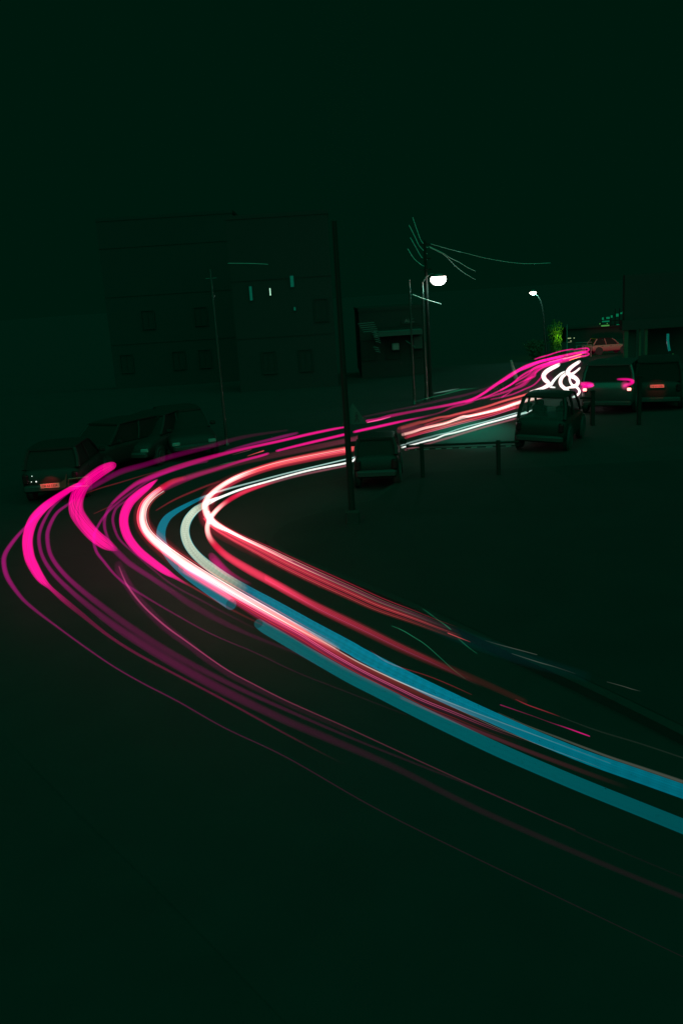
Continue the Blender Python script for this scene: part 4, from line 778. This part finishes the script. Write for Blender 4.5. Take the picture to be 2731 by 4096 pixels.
# lattice awning with sign letters over the far shop
Ya = 52
aw = empty('shop_awning', at_y(2450, 1300, Ya), label='torn lattice awning with green glowing scraps above the pale hatchback', cat='awning')
def awp(x, y): return tuple(at_y(x, y, Ya) - Vector(aw.location))
fr = MB()
for a_, b_ in (((2402, 1303), (2490, 1297)), ((2404, 1286), (2490, 1280)), ((2404, 1278), (2500, 1243)), ((2404, 1303), (2404, 1278)), ((2440, 1301), (2441, 1264)), ((2457, 1300), (2458, 1235)), ((2475, 1299), (2476, 1233))): fr.tube([awp(*a_), awp(*b_)], .03, 6)
fr.build('frame', 'darkpole', aw)
scr = mat('scrap_painted_glow', (.05, .3, .18), .7, emit=(.0, .07, .035), es=1); scy = mat('strip_painted_glow', (.3, .5, .1), .7, emit=(.05, .16, .04), es=1)  # emission imitates light on the fabric scraps
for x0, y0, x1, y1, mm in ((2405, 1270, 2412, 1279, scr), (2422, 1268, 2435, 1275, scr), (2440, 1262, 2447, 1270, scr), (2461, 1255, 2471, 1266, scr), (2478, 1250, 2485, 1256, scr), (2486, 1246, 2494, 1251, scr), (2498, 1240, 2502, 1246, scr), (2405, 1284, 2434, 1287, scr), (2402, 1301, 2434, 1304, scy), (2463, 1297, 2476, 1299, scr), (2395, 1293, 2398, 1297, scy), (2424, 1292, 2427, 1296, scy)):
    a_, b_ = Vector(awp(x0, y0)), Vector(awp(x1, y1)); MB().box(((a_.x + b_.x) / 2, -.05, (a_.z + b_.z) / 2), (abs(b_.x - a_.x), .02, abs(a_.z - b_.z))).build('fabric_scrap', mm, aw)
# dim far shop front with lit windows behind the road end
Yf = 96
fs = empty('far_house', (at_y(2380, 1400, Yf).x, Yf, gz(0, Yf)), label='far unlit house with two short rows of cream lit windows', cat='building')
x0_, x1_ = at_y(2268, 1350, Yf).x - fs.location.x, at_y(2500, 1350, Yf).x - fs.location.x; zt = at_y(2380, 1310, Yf).z - fs.location.z
MB().box(((x0_ + x1_) / 2, 2, zt / 2), (x1_ - x0_, 4, zt)).build('wall', 'wall', fs); MB().box(((x0_ + x1_) / 2, 2, zt + .1), (x1_ - x0_ + .5, 4.5, .2)).build('roof', 'wall', fs)
for px, py, wd_ in ((2275, 1353, 13), (2294, 1352, 4), (2276, 1370, 15), (2297, 1370, 6), (2281, 1364, 4)):
    c_ = at_y(px, py, Yf) - Vector(fs.location); MB().box((c_.x, -.02, c_.z), (wd_ * Yf / FPX + .08, .04, .16)).build('window', 'frame', fs); MB().box((c_.x, -.05, c_.z), (wd_ * Yf / FPX, .03, .09)).build('lit_window', 'cream_lit', fs)
# low teal railing behind the braid and pale kerb strips
rl = empty('railing', ground_at(2300, 1418), label='low dim railing in front of the far house', cat='railing')
for y_ in (1372, 1382):
    a_, b_ = at_y(2300, y_, 68) - Vector(rl.location), at_y(2365, y_ - 3, 68) - Vector(rl.location); MB().tube([tuple(a_), tuple(b_)], .035, 6).build('rail', 'tin', rl)
for x_ in (2305, 2328, 2333, 2340, 2362):
    t_ = at_y(x_, 1382, 68) - Vector(rl.location); MB().tube([(t_.x, t_.y, gz(0, 68) - rl.location.z), tuple(t_)], .03, 6).build('post', 'whitepost', rl)
for lb, x0, x1, y in (('short pale kerb stone strip left of the gap by the far pole', 2272, 2287, 1404), ('longer pale kerb stone strip right of the gap by the far pole', 2292, 2327, 1404)):
    a_, b_ = ground_at(x0, y + 6), ground_at(x1, y + 4); c_ = (a_ + b_) / 2; dd = b_ - a_
    ks = tag(MB().rbox((0, 0, .09), (dd.length, .25, .18), .02).build('kerb_stone', 'whitepost'), lb, 'kerb stone', 'pale kerb stones at the road end'); ks.location = c_; ks.rotation_euler = (0, 0, math.atan2(dd.y, dd.x))
q = ground_at(2365, 1414); root = empty('bollard', q, label='short pale bollard just left of the pale hatchback', cat='bollard')
MB().tube([(0, 0, 0), (0, 0, .9), (0, 0, 1.1)], [.2, .17, .13], 10).build('shaft', 'pale', root, True); MB().lathe([(.15, 1.1), (.12, 1.16), (.01, 1.2)], n=10).build('cap', 'pale', root, True)

# ------------------------------------------------------------ plants
def plant(name, label, base, w_, h_, nleaf, m, cat='bush', group=None, hang=True, stems=6):
    root = empty(name, base, label=label, cat=cat, group=group); tr = MB(); lf = MB()
    tips = []
    for i in range(stems):
        x = random.uniform(-w_ / 2, w_ / 2); y = random.uniform(-.4, .4)
        P = [(x * .3, y * .3, 0), (x * .7, y * .7, h_ * .4), (x, y, h_ * random.uniform(.75, 1))]; tr.tube(P, [.05, .035, .015], 5); tips.append(P)
    tr.build('stem', 'bark', root)
    for i in range(nleaf):
        P = random.choice(tips); t = random.random() ** .7; a_ = Vector(P[0]).lerp(Vector(P[2]), t) + Vector((random.gauss(0, w_ * .12), random.gauss(0, .25), random.gauss(0, h_ * .05)))
        d_ = Vector((random.gauss(0, .25), random.gauss(0, .25), random.uniform(-1, -.2) if hang else random.uniform(-.5, 1))).normalized(); s_ = Vector((d_.z, random.uniform(-.5, .5), -d_.x)).normalized(); L_ = random.uniform(.12, .3); k = len(lf.v)
        lf.v += [tuple(a_), tuple(a_ + d_ * L_ * .5 + s_ * L_ * .16), tuple(a_ + d_ * L_), tuple(a_ + d_ * L_ * .5 - s_ * L_ * .16)]; lf.f.append((k, k + 1, k + 2, k + 3))
    lf.build('foliage', m, root); return root
gq = ground_at(2246, 1420); plant('hedge', 'yellow green lit hanging foliage left of the thin pale pole', gq + Vector((.1, 2, 0)), 1.2, 2.9, 3200, 'leaf', stems=9)
spot('foliage_fill_light', gq + Vector((.2, .8, 1.6)), gq + Vector((.45, 2, 1.2)), 50, 0, (.42, 1, .01), rad=.1)  # added yellow green fill for the foliage, no porch lamp here
gq2 = ground_at(2185, 1440); plant('bush', 'dark low bush left of the lit foliage', gq2 + Vector((0, 3, 0)), 1.6, 1.2, 1200, 'leafd', hang=False)
for lb, px, py, hh_ in (('pale tuft of tall grass left of the leaning marker post', 1992, 1590, .7), ('smaller pale tuft nearer the start of the braid', 1975, 1600, .55)):
    q = ground_at(px, py); root = tag(MB().build('grass_tuft', 'whitepost'), lb, 'grass tuft', 'pale grass tufts'); bpy.data.objects.remove(root)
    mb = MB()
    for i in range(5):
        a = random.uniform(-.5, .5); mb.tube([(q.x + i * .05, q.y, q.z), (q.x + i * .05 + a * .2, q.y, q.z + hh_ * .6), (q.x + i * .05 + a * .5 - .1, q.y, q.z + hh_)], [.012, .01, .004], 5)
    tag(mb.build('grass_tuft', 'tin'), lb, 'grass tuft', 'pale grass tufts')
# glints at the far right, painted in as faintly glowing tubes
for lb, pts, r_, mm in (('long teal painted glint at the right edge', [(2669, 1335), (2669, 1365), (2671, 1380), (2675, 1403)], .055, mat('teal_glint', (.02, .3, .32), .2, emit=(0, .03, .035), es=1)), ('yellow green thin painted glint at the right edge below the teal one', [(2689, 1415), (2692, 1435), (2696, 1460), (2700, 1483)], .028, mat('green_glint', (.2, .5, .2), .3, emit=(.01, .035, .012), es=1))):
    cable(lb, pts, 38, r=r_, name='painted_glint', group='painted glints at the right edge', m=mm)['category'] = 'glint'

S.cycles.use_adaptive_sampling = True
